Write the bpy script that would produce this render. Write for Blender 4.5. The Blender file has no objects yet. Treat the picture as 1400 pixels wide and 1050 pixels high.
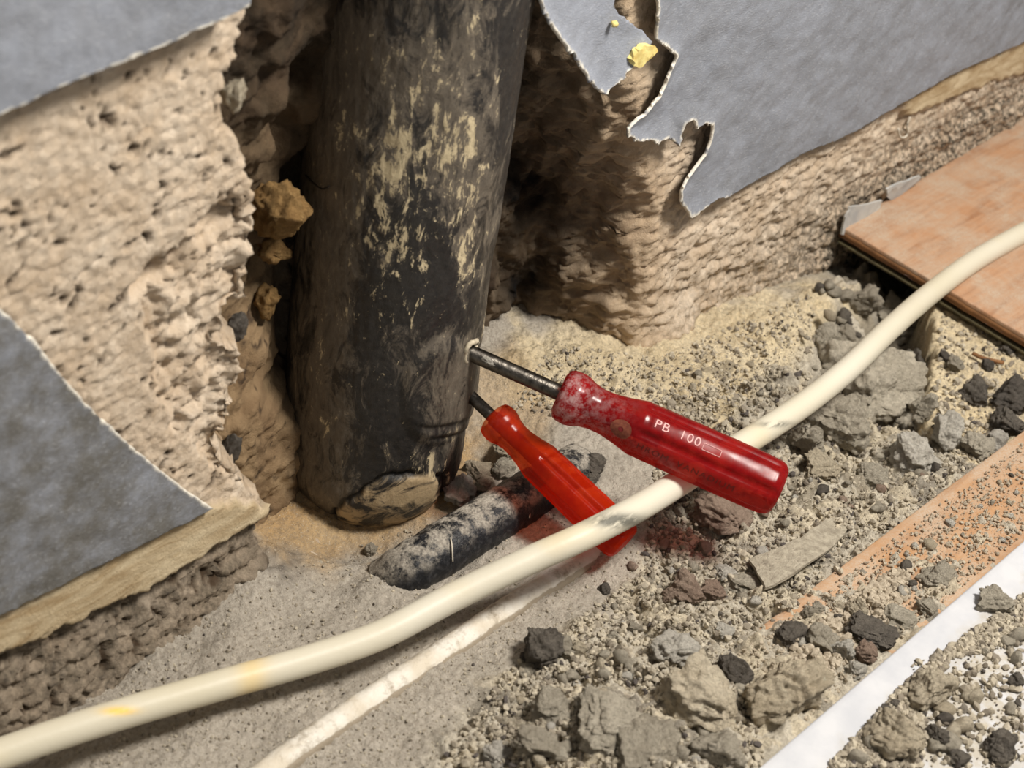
import bpy, bmesh, math, random
import numpy as np
from mathutils import Vector, Matrix, Euler

# ------------------------------------------------------------------ camera
# image frame 1400x1050; world: X along the wall, Y into the wall, Z up (metres)
SC = bpy.context.scene
COL = SC.collection
V1 = np.array([2644.0, -1452.0]); V2 = np.array([-600.0, 3475.0])
F = math.sqrt(-(V1 @ V2))
_x = np.array([*V1, F]); _x /= np.linalg.norm(_x)
_d = np.array([*V2, F]); _d /= np.linalg.norm(_d)
_z = -_d; _y = np.cross(_z, _x)
R = np.stack([_x, _y, _z], 1)
_c = np.array([355 - 700, 765 - 525, F]); _c = _c / F * 0.80
CAM = -R.T @ _c
cd = bpy.data.cameras.new('camera'); cam = bpy.data.objects.new('camera', cd); COL.objects.link(cam)
cd.sensor_width = 36.0; cd.lens = F / 1400 * 36.0
cd.clip_start = 0.01; cd.clip_end = 50
r_, d_, f_ = R[0], R[1], R[2]
cam.matrix_world = Matrix(((r_[0], -d_[0], -f_[0], CAM[0]), (r_[1], -d_[1], -f_[1], CAM[1]),
                           (r_[2], -d_[2], -f_[2], CAM[2]), (0, 0, 0, 1)))
cd.dof.use_dof = True; cd.dof.focus_distance = 0.86; cd.dof.aperture_fstop = 15
SC.camera = cam

# ------------------------------------------------------------------ world, light, exposure
W = bpy.data.worlds.new('room_light'); SC.world = W; W.use_nodes = True
W.node_tree.nodes['Background'].inputs[0].default_value = (1.0, 0.97, 0.93, 1)
W.node_tree.nodes['Background'].inputs[1].default_value = 0.25
def area(name, loc, target, size, power, col):
    l = bpy.data.lights.new(name, 'AREA'); l.energy = power; l.size = size; l.color = col; l.shape = 'DISK'
    o = bpy.data.objects.new(name, l); COL.objects.link(o); o.location = loc
    o.rotation_euler = (Vector(target) - Vector(loc)).to_track_quat('-Z', 'Y').to_euler()
    return o
area('work_lamp', (0.27, -0.54, 1.04), (0.10, 0.0, 0.05), 0.26, 18.8, (1.0, 0.945, 0.87))
SC.view_settings.view_transform = 'Standard'; SC.view_settings.look = 'None'
SC.view_settings.exposure = 0.0; SC.view_settings.gamma = 1.0; SC.view_settings.use_curve_mapping = False
SC.cycles.max_bounces = 6; SC.cycles.transparent_max_bounces = 12

# ------------------------------------------------------------------ projection helpers
def ray(px, py): return R.T @ (np.array([px - 700.0, py - 525.0, F]) / F)
def on(px, py, ax, v):
    d = ray(px, py); return CAM + (v - CAM[ax]) / d[ax] * d
def depth(p): return float((R @ (np.asarray(p) - CAM))[2])
def project(P):
    q = (np.asarray(P) - CAM) @ R.T
    return 700 + F * q[..., 0] / q[..., 2], 525 + F * q[..., 1] / q[..., 2]

# ------------------------------------------------------------------ noise (numpy)
_rs = np.random.RandomState(7)
PERM = np.concatenate([_rs.permutation(512)] * 4); RND = _rs.rand(4096); RND2 = _rs.rand(4096)
GR = _rs.rand(512) * 2 * np.pi; GX, GY = np.cos(GR), np.sin(GR)
def _h(i, j, s): return PERM[(PERM[(i + 57 * s) & 511] + j) & 511]
def perlin(x, y, s=0):
    xi = np.floor(x).astype(int); yi = np.floor(y).astype(int); fx = x - xi; fy = y - yi
    u = fx * fx * fx * (fx * (fx * 6 - 15) + 10); v = fy * fy * fy * (fy * (fy * 6 - 15) + 10)
    def g(a, b):
        h = _h(xi + a, yi + b, s); return GX[h] * (fx - a) + GY[h] * (fy - b)
    n0 = g(0, 0) * (1 - u) + g(1, 0) * u; n1 = g(0, 1) * (1 - u) + g(1, 1) * u
    return (n0 * (1 - v) + n1 * v) * 1.5
def fbm(x, y, o=4, s=0, g=0.5):
    t = 0; a = 1; f = 1
    for k in range(o):
        t = t + a * perlin(x * f + 13.7 * k, y * f - 5.1 * k, s + k); a *= g; f *= 2.03
    return t
def worley(x, y, s=0):
    xi = np.floor(x).astype(int); yi = np.floor(y).astype(int)
    d1 = np.full(x.shape, 9.0); d2 = np.full(x.shape, 9.0); cid = np.zeros(x.shape, int)
    for a in (-1, 0, 1):
        for b in (-1, 0, 1):
            h = _h(xi + a, yi + b, s)
            d = np.hypot(xi + a + RND[h] - x, yi + b + RND2[h] - y)
            m = d < d1
            d2 = np.where(m, d1, np.minimum(d2, d)); cid = np.where(m, h, cid); d1 = np.where(m, d, d1)
    return d1, d2, cid
def sstep(a, b, x):
    t = np.clip((x - a) / (b - a), 0, 1); return t * t * (3 - 2 * t)
def sdist(P, x, y, closed=True):
    """signed distance to polygon (negative inside) or distance to polyline"""
    P = np.asarray(P, float); d = np.full(x.shape, 1e9); ins = np.zeros(x.shape, bool)
    n = len(P)
    for i in range(n if closed else n - 1):
        a = P[i]; b = P[(i + 1) % n]; e = b - a; L = e @ e + 1e-18
        t = np.clip(((x - a[0]) * e[0] + (y - a[1]) * e[1]) / L, 0, 1)
        d = np.minimum(d, np.hypot(x - a[0] - t * e[0], y - a[1] - t * e[1]))
        if closed and a[1] != b[1]:
            c = ((a[1] > y) != (b[1] > y)) & (x < (b[0] - a[0]) * (y - a[1]) / (b[1] - a[1]) + a[0]); ins ^= c
    return np.where(ins, -d, d) if closed else d
def idw(ctrl, x, y, p=3.0, eps=0.004):
    num = 0; den = 0
    for cx, cy, cv in ctrl:
        w = 1.0 / ((x - cx) ** 2 + (y - cy) ** 2 + eps * eps) ** (p / 2)
        num = num + w * cv; den = den + w
    return num / den
def wall_poly(pts, y=0.0): return [(q[0], q[2]) for q in (on(a, b, 1, y) for a, b in pts)]
def floor_poly(pts, z=0.0): return [(q[0], q[1]) for q in (on(a, b, 2, z) for a, b in pts)]

# ------------------------------------------------------------------ mesh helpers
def link(name, me, mat=None, parent=None):
    o = bpy.data.objects.new(name, me); COL.objects.link(o)
    if mat is not None: me.materials.append(mat)
    if parent is not None: o.parent = parent
    return o
def grid_mesh(name, V, nu, nv, wrap=False, attrs=None, mask=None, smooth=True):
    """V: (nu*nv,3) row-major by u then v"""
    iu = np.arange(nu if wrap else nu - 1); iv = np.arange(nv - 1)
    A, B = np.meshgrid(iu, iv, indexing='ij'); A2 = (A + 1) % nu
    q = np.stack([A * nv + B, A2 * nv + B, A2 * nv + B + 1, A * nv + B + 1], -1).reshape(-1, 4)
    if mask is not None: q = q[mask.reshape(-1)]
    return raw_mesh(name, V, q, attrs, smooth)
def raw_mesh(name, V, q, attrs=None, smooth=True):
    me = bpy.data.meshes.new(name); k = q.shape[1]
    me.vertices.add(len(V)); me.vertices.foreach_set('co', np.ascontiguousarray(V, np.float32).ravel())
    me.loops.add(q.size); me.loops.foreach_set('vertex_index', np.ascontiguousarray(q, np.int32).ravel())
    me.polygons.add(len(q)); me.polygons.foreach_set('loop_start', np.arange(len(q), dtype=np.int32) * k)
    try: me.polygons.foreach_set('loop_total', np.full(len(q), k, np.int32))
    except Exception: pass
    me.polygons.foreach_set('use_smooth', np.full(len(q), smooth, bool))
    me.update(calc_edges=True)
    for n, a in (attrs or {}).items():
        me.attributes.new(n, 'FLOAT', 'POINT').data.foreach_set('value', np.ascontiguousarray(a, np.float32).ravel())
    return me
def tag(o, label=None, cat=None, group=None, kind=None):
    if label: o['label'] = label
    if cat: o['category'] = cat
    if group: o['group'] = group
    if kind: o['kind'] = kind
    return o
def empty(name, loc=(0, 0, 0)):
    o = bpy.data.objects.new(name, None); COL.objects.link(o); o.location = loc; o.empty_display_size = 0.01
    return o
def spline(pts, n):
    """Catmull-Rom through pts"""
    P = np.asarray(pts, float); P = np.vstack([2 * P[0] - P[1], P, 2 * P[-1] - P[-2]]); out = []
    for i in range(1, len(P) - 2):
        t = np.linspace(0, 1, n, endpoint=False)[:, None]
        a, b, c, d = P[i - 1], P[i], P[i + 1], P[i + 2]
        out.append(0.5 * (2 * b + (c - a) * t + (2 * a - 5 * b + 4 * c - d) * t ** 2 + (3 * b - a - 3 * c + d) * t ** 3))
    out.append(P[-2][None]); return np.vstack(out)
def tube_verts(path, rad, seg):
    P = np.asarray(path); T = np.gradient(P, axis=0); T /= np.linalg.norm(T, axis=1)[:, None]
    up = np.array([0, 0, 1.0]); S = np.cross(T, up); S /= np.linalg.norm(S, axis=1)[:, None]; U = np.cross(S, T)
    th = np.linspace(0, 2 * np.pi, seg, endpoint=False)
    r = np.broadcast_to(np.asarray(rad, float).reshape(-1, 1) if np.ndim(rad) == 1 else rad, (len(P), seg))
    # index order u = angle (wrap), v = along
    V = P[None] + (np.cos(th)[:, None, None] * S[None] + np.sin(th)[:, None, None] * U[None]) * r.T[:, :, None]
    return V.reshape(-1, 3), th
def tube(name, path, rad, seg, mat, parent=None, caps=True):
    V, _ = tube_verts(path, rad, seg); me = grid_mesh(name, V, seg, len(path), wrap=True)
    if caps:
        bm = bmesh.new(); bm.from_mesh(me)
        bmesh.ops.holes_fill(bm, edges=[e for e in bm.edges if e.is_boundary], sides=0)
        bmesh.ops.recalc_face_normals(bm, faces=bm.faces)
        bm.to_mesh(me); bm.free()
    return link(name, me, mat, parent)

# ------------------------------------------------------------------ materials
class M:
    def __init__(s, name):
        s.m = bpy.data.materials.new(name); s.m.use_nodes = True; s.t = s.m.node_tree; s.n = s.t.nodes; s.l = s.t.links
        s.b = s.n['Principled BSDF']; s.tc = s.n.new('ShaderNodeTexCoord')
        s.b.inputs['Roughness'].default_value = 0.9; s.b.inputs['Specular IOR Level'].default_value = 0.25
    def _set(s, sock, v):
        if isinstance(v, bpy.types.NodeSocket): s.l.new(v, sock)
        elif isinstance(v, (tuple, list)): sock.default_value = (*v, 1) if len(v) == 3 and len(sock.default_value) == 4 else v
        else: sock.default_value = v
    def vec(s, scale=(1, 1, 1)):
        mp = s.n.new('ShaderNodeMapping'); mp.inputs['Scale'].default_value = scale; s.l.new(s.tc.outputs['Object'], mp.inputs[0]); return mp.outputs[0]
    def noise(s, scale, det=4, rough=0.6, vec=None, dist=0.0):
        n = s.n.new('ShaderNodeTexNoise'); n.inputs['Scale'].default_value = scale; n.inputs['Detail'].default_value = det
        n.inputs['Roughness'].default_value = rough; n.inputs['Distortion'].default_value = dist
        s.l.new(vec or s.tc.outputs['Object'], n.inputs['Vector']); return n.outputs['Fac']
    def vor(s, scale, out='Distance', vec=None, rnd=1.0):
        n = s.n.new('ShaderNodeTexVoronoi'); n.inputs['Scale'].default_value = scale; n.inputs['Randomness'].default_value = rnd
        s.l.new(vec or s.tc.outputs['Object'], n.inputs['Vector']); return n.outputs[out]
    def attr(s, name):
        n = s.n.new('ShaderNodeAttribute'); n.attribute_name = name; return n.outputs['Fac']
    def rng(s, v, a, b, c=0.0, d=1.0, smooth=False):
        n = s.n.new('ShaderNodeMapRange'); n.interpolation_type = 'SMOOTHSTEP' if smooth else 'LINEAR'
        s._set(n.inputs[0], v); n.inputs[1].default_value = a; n.inputs[2].default_value = b
        n.inputs[3].default_value = c; n.inputs[4].default_value = d; return n.outputs[0]
    def math(s, op, a, b=0.0):
        n = s.n.new('ShaderNodeMath'); n.operation = op; s._set(n.inputs[0], a); s._set(n.inputs[1], b); return n.outputs[0]
    def mix(s, f, a, b, blend='MIX'):
        n = s.n.new('ShaderNodeMix'); n.data_type = 'RGBA'; n.blend_type = blend
        s._set(n.inputs[0], f); s._set(n.inputs[6], a); s._set(n.inputs[7], b); return n.outputs[2]
    def rand(s): return s.n.new('ShaderNodeObjectInfo').outputs['Random']
    def color(s, c): s._set(s.b.inputs['Base Color'], c); return s
    def bump(s, h, dist, strength=1.0):
        n = s.n.new('ShaderNodeBump'); n.inputs['Strength'].default_value = strength; n.inputs['Distance'].default_value = dist
        s.l.new(h, n.inputs['Height'])
        pre = s.b.inputs['Normal']
        if pre.is_linked: s.l.new(pre.links[0].from_socket, n.inputs['Normal'])
        s.l.new(n.outputs[0], pre); return s
    def rough(s, v): s._set(s.b.inputs['Roughness'], v); return s
def L(r, g, b):
    f = lambda c: ((c / 255 + 0.055) / 1.055) ** 2.4 if c > 10 else c / 255 / 12.92
    return (f(r), f(g), f(b))

def mat_plaster():
    m = M('rough_plaster')
    n1 = m.noise(45, 5); n2 = m.noise(420, 4, 0.7)
    c = m.mix(m.rng(n1, .35, .65), L(200, 180, 156), L(222, 207, 187))
    c = m.mix(m.rng(n2, .3, .7), m.mix(0.5, c, L(176, 152, 122)), c)
    c = m.mix(m.attr('smooth'), c, m.mix(m.rng(m.noise(90, 7, .7, m.vec((.35, 1, 1.3)), .8), .36, .62), L(170, 146, 110), L(214, 197, 164)))
    c = m.mix(m.math('MULTIPLY', m.attr('dirt_shade'), m.rng(m.noise(110, 6, .7), .25, .6, .45, 1.0)), c,
              m.mix(m.rng(n2, .35, .65), L(84, 76, 66), L(126, 114, 97)))
    c = m.mix(m.math('MULTIPLY', m.attr('mould'), m.rng(m.noise(260, 6, .75), .42, .58)), c, L(72, 66, 56))
    tanc = m.mix(m.rng(n1, .35, .65), L(146, 119, 88), L(186, 158, 120))
    c = m.mix(m.attr('tan'), c, tanc)
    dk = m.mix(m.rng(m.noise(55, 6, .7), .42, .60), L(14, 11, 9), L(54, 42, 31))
    c = m.mix(m.attr('recess_dark'), c, dk)
    c = m.mix(m.attr('pit'), c, L(70, 56, 42))
    m.color(c)
    m.bump(m.noise(700, 5, .7), 0.0012, 0.7); m.bump(m.noise(2200, 3, .6), 0.0004, 0.6)
    return m.m
def mat_ground():
    m = M('dusty_ground')
    n1 = m.noise(30, 5); n2 = m.noise(500, 4, .75); n3 = m.noise(1500, 3, .7)
    c = m.mix(m.rng(n1, .3, .7), L(166, 158, 145), L(190, 181, 167))
    c = m.mix(m.attr('rub'), c, m.mix(m.rng(m.noise(80, 5), .3, .7), L(178, 170, 154), L(212, 203, 184)))
    c = m.mix(m.attr('beige'), c, m.mix(m.rng(n1, .3, .7), L(212, 192, 152), L(230, 214, 180)))
    c = m.mix(m.attr('tan'), c, m.mix(m.rng(n1, .3, .7), L(178, 146, 102), L(200, 172, 130)))
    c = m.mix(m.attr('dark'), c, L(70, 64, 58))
    c = m.mix(m.rng(n2, .36, .58, .5, 0), c, L(122, 112, 99))
    c = m.mix(m.rng(n3, .60, .72), c, L(214, 206, 190))
    m.color(c)
    m.bump(n2, 0.0016, .8); m.bump(n3, 0.0006, .8)
    return m.m
def mat_stone(name, a, b, d):
    m = M(name)
    r = m.rand(); n = m.noise(1.6, 5, .65); n2 = m.noise(7, 5, .75); n3 = m.noise(22, 4, .7)
    c = m.mix(m.rng(r, 0, 1), a, b)
    c = m.mix(m.rng(n, .35, .65, .0, .6), c, d)
    c = m.mix(m.rng(n2, .36, .52, .45, 0), c, tuple(.45 * q for q in d))
    c = m.mix(m.rng(n2, .60, .72, 0, .6), c, tuple(min(.8, 1.25 * q) for q in b))
    m.color(c); m.bump(n2, 0.0030, .9); m.bump(n3, 0.0012, .9)
    return m.m
def mat_paper():
    m = M('grey_wallpaper')
    fib = m.noise(1300, 3, .6, m.vec((.45, 1, 1)))
    blot = m.noise(22, 5, .65)
    c = m.mix(m.rng(blot, .35, .7), L(152, 157, 168), L(138, 143, 153))
    c = m.mix(m.rng(m.noise(40, 6, .7), .55, .74, 0, .40), c, L(108, 108, 108))
    c = m.mix(m.math('MULTIPLY', m.attr('dust'), m.rng(m.noise(70, 6, .7), .2, .6)), c, L(98, 95, 88))  # dust here mixes in a darker grey, strongest on the triangular sheet
    c = m.mix(m.rng(fib, .55, .75, 0, .35), c, L(196, 198, 202))
    c = m.mix(m.attr('torn'), c, L(232, 226, 212))
    m.color(c).rough(.62); m.bump(fib, 0.0005, .6); m.bump(m.noise(60, 4), .002, .25)
    return m.m
def mat_pipe():
    m = M('sooty_black_pipe')
    st = m.vec((1, 1, .42)); a = m.noise(95, 8, .76, st, .7); b = m.noise(230, 6, .72, m.vec((1, 1, .4)), .5); g = m.noise(16, 4, .6)
    black = m.mix(m.rng(m.noise(320, 4), .3, .7), L(30, 29, 29), L(50, 47, 44))
    dust = m.mix(m.rng(b, .3, .7), L(84, 77, 68), L(122, 112, 98))
    c = m.mix(m.math('MULTIPLY', m.rng(m.math('ADD', a, m.math('MULTIPLY', m.attr('dusty'), .15)), .50, .60), .92), black, dust)
    pl = m.mix(m.rng(b, .3, .7), L(140, 123, 96), L(214, 198, 162))
    f = m.rng(m.math('ADD', m.math('MULTIPLY', m.math('ADD', a, b), .5), m.math('MULTIPLY', m.attr('plaster'), .095)), .605, .64)
    c = m.mix(f, c, pl)
    c = m.mix(m.attr('smear'), c, m.mix(m.rng(m.noise(75, 7, .75, m.vec((.5, .5, 1)), .8), .44, .54), L(46, 43, 40), L(178, 156, 122)))
    c = m.mix(m.attr('groove'), c, L(22, 21, 20))
    c = m.mix(m.math('MULTIPLY', m.rng(m.noise(380, 5, .8, m.vec((1, 1, .6))), .64, .68), m.rng(m.noise(40, 4, .6), .42, .56)), c, L(196, 180, 146))
    m.color(c)
    m.rough(m.rng(a, .4, .7, .36, .85)); m.b.inputs['Specular IOR Level'].default_value = .4
    m.bump(a, .0006, .5); m.bump(b, .0006, .6); m.bump(m.noise(900, 3), .0003, .6)
    return m.m
def mat_wood(name, ca, cb, cc):
    m = M(name)
    v = m.vec((4, 55, 55)); w = m.noise(3.0, 6, .6, v, 1.5); r = m.noise(14, 5, .65, m.vec((1, 9, 9)), .6)
    c = m.mix(m.rng(w, .3, .7), ca, cb); c = m.mix(m.rng(r, .5, .68, 0, .7), c, cc)
    dn = m.math('MULTIPLY', m.rng(m.noise(28, 6, .7), .36, .58), m.rng(m.noise(900, 4, .8), .36, .58, .25, 1))
    c = m.mix(m.math('MULTIPLY', dn, m.attr('dust')), c, L(182, 164, 144))
    m.color(c).rough(.62); m.bump(m.noise(1200, 3, .7), .0004, .5); m.bump(w, .0006, .3)
    return m.m
def mat_simple(name, c, rough=.6, metal=0.0, var=None, scale=200, bump=0.0, spec=.4):
    m = M(name); col = m.mix(m.rng(m.noise(scale, 5, .65), .35, .65), c, var) if var else c
    m.color(col).rough(rough); m.b.inputs['Metallic'].default_value = metal; m.b.inputs['Specular IOR Level'].default_value = spec
    if bump: m.bump(m.noise(scale * 2, 4, .7), bump)
    return m.m
def mat_handle(name, tint, body, dust, op=.50):
    """clear red cellulose acetate: tinted see-through plastic under a glossy skin, with cement dust rubbed in"""
    m = M(name); out = m.n['Material Output']
    n = m.noise(160, 5, .7); c = m.mix(m.rng(n, .35, .7), body[0], body[1])
    c = m.mix(m.math('MULTIPLY', m.attr('dust'), m.rng(m.noise(240, 6, .75), .44, .62)), c, L(216, 176, 174))
    c = m.mix(m.rng(m.noise(420, 4, .8), .70, .76, 0, dust), c, L(226, 200, 196))
    m.color(c).rough(m.rng(m.noise(70, 4), .3, .7, .12, .34)); m.b.inputs['Specular IOR Level'].default_value = .5
    tr = m.n.new('ShaderNodeBsdfTransparent'); tr.inputs[0].default_value = (*tint, 1)
    tl = m.n.new('ShaderNodeBsdfTranslucent'); m._set(tl.inputs[0], c)
    mx = m.n.new('ShaderNodeMixShader'); mx.inputs[0].default_value = .45
    m.l.new(m.b.outputs[0], mx.inputs[1]); m.l.new(tl.outputs[0], mx.inputs[2])
    m2 = m.n.new('ShaderNodeMixShader'); m._set(m2.inputs[0], m.math('MAXIMUM', m.math('MULTIPLY', m.attr('dust'), .9), op))
    m.l.new(tr.outputs[0], m2.inputs[1]); m.l.new(mx.outputs[0], m2.inputs[2]); m.l.new(m2.outputs[0], out.inputs[0])
    return m.m
def mat_cable():
    m = M('cream_cable_sheath'); c = m.mix(m.rng(m.noise(9, 3), .35, .65), L(204, 196, 173), L(211, 205, 188))
    c = m.mix(m.rng(m.noise(14, 2), .6, .72, 0, .5), c, L(216, 196, 150))
    c = m.mix(m.attr('yellow'), c, L(238, 196, 84)); c = m.mix(m.math('MULTIPLY', m.attr('scuff'), m.rng(m.noise(90, 4, .6, m.vec((1, 3, 3))), .36, .5)), c, L(112, 110, 100))
    c = m.mix(m.rng(m.noise(800, 3, .8), .70, .76, 0, .5), c, L(150, 140, 122))
    m.color(c).rough(.42); m.bump(m.noise(300, 3), .0003, .3); return m.m
def mat_tube():
    m = M('dusty_black_conduit'); d = m.math('MULTIPLY', m.attr('dust'), m.rng(m.noise(120, 6, .75), .44, .56))
    c = m.mix(d, m.mix(m.rng(m.noise(400, 4), .5, .7), L(28, 29, 32), L(60, 60, 62)), m.mix(m.rng(m.noise(900, 4), .4, .6), L(150, 142, 130), L(186, 178, 164)))
    m.color(c).rough(m.rng(d, 0, 1, .35, .95)); m.bump(m.noise(700, 4, .7), .0006, .7); return m.m
def mat_white_pipe():
    m = M('dust_covered_white_conduit'); d = m.rng(m.math('ADD', m.noise(110, 6, .75, m.vec((.6, .6, 1))), m.math('MULTIPLY', m.attr('dust'), .5)), .54, .68)
    c = m.mix(d, m.mix(m.rng(m.noise(60, 4), .4, .6), L(206, 196, 178), L(222, 217, 206)), L(158, 146, 128)); m.color(c).rough(.75); m.bump(m.noise(600, 4, .7), .0008, .6); return m.m
def mat_tile():
    m = M('white_board'); c = m.mix(m.rng(m.noise(60, 5), .35, .65), L(186, 188, 193), L(200, 201, 204))
    c = m.mix(m.math('MULTIPLY', m.attr('dust'), m.rng(m.noise(110, 6, .75), .35, .55)), c, L(176, 168, 152)); m.color(c).rough(.5); return m.m

MP = mat_plaster(); MG = mat_ground(); MW = mat_paper(); MPIPE = mat_pipe()
ST_GREY = mat_stone('grey_mortar_stone', L(182, 172, 154), L(214, 205, 186), L(162, 152, 134))
ST_BEIGE = mat_stone('beige_mortar_stone', L(208, 194, 168), L(226, 214, 190), L(180, 164, 138))
ST_DARK = mat_stone('dark_clinker', L(108, 101, 93), L(138, 130, 118), L(80, 75, 70))
ST_TAN = mat_stone('ochre_stone', L(176, 142, 92), L(186, 150, 98), L(150, 112, 66))
ST_ROSE = mat_stone('rosy_stone', L(176, 152, 134), L(184, 164, 146), L(148, 124, 108))
ST_PALE = mat_stone('pale_mortar_stone', L(218, 212, 200), L(230, 224, 210), L(192, 184, 170))

# ------------------------------------------------------------------ wall (structure)
NX, NZ = 880, 360
gx = np.linspace(-0.21, 0.82, NX); gz = np.linspace(-0.075, 0.345, NZ)
X, Zg = np.meshgrid(gx, gz, indexing='ij')
LEFT_EDGE = [(355, 800), (354, 775), (352, 740), (361, 700), (358, 683), (343, 655), (315, 635), (305, 602), (322, 573), (331, 532),
             (333, 480), (303, 458), (319, 426), (338, 409), (340, 370), (350, 329), (351, 285), (340, 240), (329, 206), (310, 182),
             (300, 158), (296, 134), (310, 100), (320, 75), (326, 51), (335, 10), (345, -50), (360, -120)]
RIGHT_EDGE = [(800, -120), (850, -50), (862, 20), (868, 100), (872, 170), (885, 240), (900, 290), (888, 330), (884, 370), (880, 410), (872, 450), (868, 480), (890, 505), (895, 560), (900, 640)]
rec = wall_poly(LEFT_EDGE + RIGHT_EDGE)
le = wall_poly(LEFT_EDGE); re = wall_poly(RIGHT_EDGE)
jx = X + 0.0022 * fbm(X * 160, Zg * 160, 3, 3); jz = Zg + 0.0022 * fbm(X * 160, Zg * 160, 3, 9)
dr = sdist(rec, jx, jz); dl = sdist(le, jx, jz, False); drr = sdist(re, jx, jz, False)
inside = dr < 0
RC = [(440, 20, .034), (455, 60, .036), (468, 0, .036), (462, 30, .037), (445, 110, .040), (425, 150, .044), (408, 190, .050), (470, -60, .034), (400, 60, .030), (390, 20, .022), (365, 100, .036), (395, 150, .024), (385, 90, .024), (375, 200, .040), (350, 160, .065), (365, 238, .085), (345, 60, .07), (352, 225, .08),
      (378, 300, .047), (382, 285, .047), (374, 342, .056), (370, 412, .055), (372, 380, .072), (358, 400, .085), (350, 500, .040), (368, 480, .05), (345, 580, .032), (365, 620, .036), (370, 690, .034), (390, 730, .036), (345, 640, .030), (360, 740, .028),
      (735, 60, .090), (770, 130, .070), (750, 200, .10), (720, 320, .11), (700, 430, .115), (760, 300, .092), (800, 230, .072), (740, 460, .105), (800, 420, .088), (830, 130, .05), (850, 60, .03),
      (835, 300, .050), (830, 400, .058), (850, 250, .03), (860, 350, .022), (850, 440, .034), (800, 500, .08), (845, 490, .045)]
rc = []
for a, b, y in RC:
    q = on(a, b, 1, y); rc.append((q[0], q[2], y))
ydeep = idw(rc, X, Zg, 3.5, .008)
ramp = np.where(dl < drr, sstep(0, .006, np.minimum(-dr, dl)), sstep(0, .034, -dr) ** .8)
y0 = inside * ydeep * ramp
U_ = X - 1.0 * y0
lumpn = fbm(U_ * 38, Zg * 38, 5, 21, .55) * .0060 + fbm(U_ * 170, Zg * 170, 4, 25, .62) * .0020
w1, w2, wi = worley(U_ * 42 + .35 * fbm(U_ * 60, Zg * 60, 3, 30), Zg * 42, 31)
lf_ = np.where(X < .07, .6, 1.0); hrec = lf_ * lumpn + lf_ * .006 * np.clip(.5 - w1, 0, 1) * (RND[wi % 4096] > .35)
# front face relief: floated plaster with pits and sideways ripples
ripple = fbm(X * 170, Zg * 230, 5, 41, .62)
fine = fbm(X * 380, Zg * 520, 3, 45, .6)
yf = .0008 * ripple + .0006 * fine
pw = .9 * fbm(X * 70, Zg * 70, 3, 50); p1, p2, pi_ = worley(X * 115 + pw, Zg * 120 + .9 * fbm(X * 70, Zg * 70, 3, 57), 51)
pr_ = .14 + .34 * RND2[pi_ % 4096] ** 2.5; pit = (RND[pi_ % 4096] < .5) * sstep(pr_, pr_ * .35, p1)
left = X < .12
rough_z = wall_poly([(360, 285), (318, 292), (285, 312), (235, 348), (190, 395), (205, 450), (212, 520), (232, 572), (290, 640), (345, 672), (380, 700), (380, 500)])
drz = sdist(rough_z, X + .003 * fbm(X * 120, Zg * 120, 3, 61), Zg + .003 * fbm(X * 120, Zg * 120, 3, 65))
rz = sstep(.0015, -.0015, drz)
yf = yf + rz * (.0034 + .0034 * fbm(X * 85, Zg * 95, 5, 71, .62)); pit = pit * (1 - .8 * rz) * left
notch = np.exp(-((X - on(310, 300, 1, 0)[0]) ** 2 + (Zg - on(310, 300, 1, 0)[2]) ** 2) / .007 ** 2) + .8 * np.exp(-((X - on(215, 375, 1, 0)[0]) ** 2 + (Zg - on(215, 375, 1, 0)[2]) ** 2) / .005 ** 2)
crk = sdist(wall_poly([(348, 286), (322, 292), (296, 302), (262, 332), (232, 352), (205, 384), (190, 398)]), X + .002 * fbm(X * 150, Zg * 150, 3, 62), Zg + .002 * fbm(X * 150, Zg * 150, 3, 63), False)
yf = yf + .008 * notch + .006 * np.exp(-(crk / .0028) ** 2) * sstep(-.35, .25, fbm(X * 60, Zg * 60, 3, 64))
stripL = wall_poly([(-60, 860), (0, 832), (100, 780), (200, 730), (285, 690), (330, 678), (362, 690), (362, 702), (330, 720), (285, 748), (215, 792), (130, 832), (60, 866), (0, 888), (-60, 918)])
dirtShadeL = wall_poly([(-60, 916), (0, 886), (60, 864), (130, 830), (215, 790), (285, 746), (330, 718), (365, 700), (365, 800), (0, 1040), (-60, 1070)])
jj = .0022 * fbm(X * 120, Zg * 160, 4, 81)
dsL = sdist(stripL, X + jj, Zg + jj); ddL = sdist(dirtShadeL, X + jj, Zg + jj)
stripR = wall_poly([(1480, -20), (1400, 48), (1300, 96), (1232, 132), (1236, 158), (1290, 135), (1350, 112), (1400, 96), (1480, 60)])
dsR = sdist(stripR, X + jj, Zg + jj)
smooth = np.maximum(sstep(.0008, -.0012, dsL), sstep(.0008, -.0012, dsR))
pit = pit * (1 - smooth)
yf = yf * (1 - .75 * smooth) - .0030 * smooth + .0022 * pit
dz = sstep(.001, -.003, ddL)
yf = yf - dz * .016 * sstep(.030, -.03, Zg) + dz * (.0042 + .0022 * fbm(X * 75, Zg * 240, 5, 91, .68))
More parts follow.
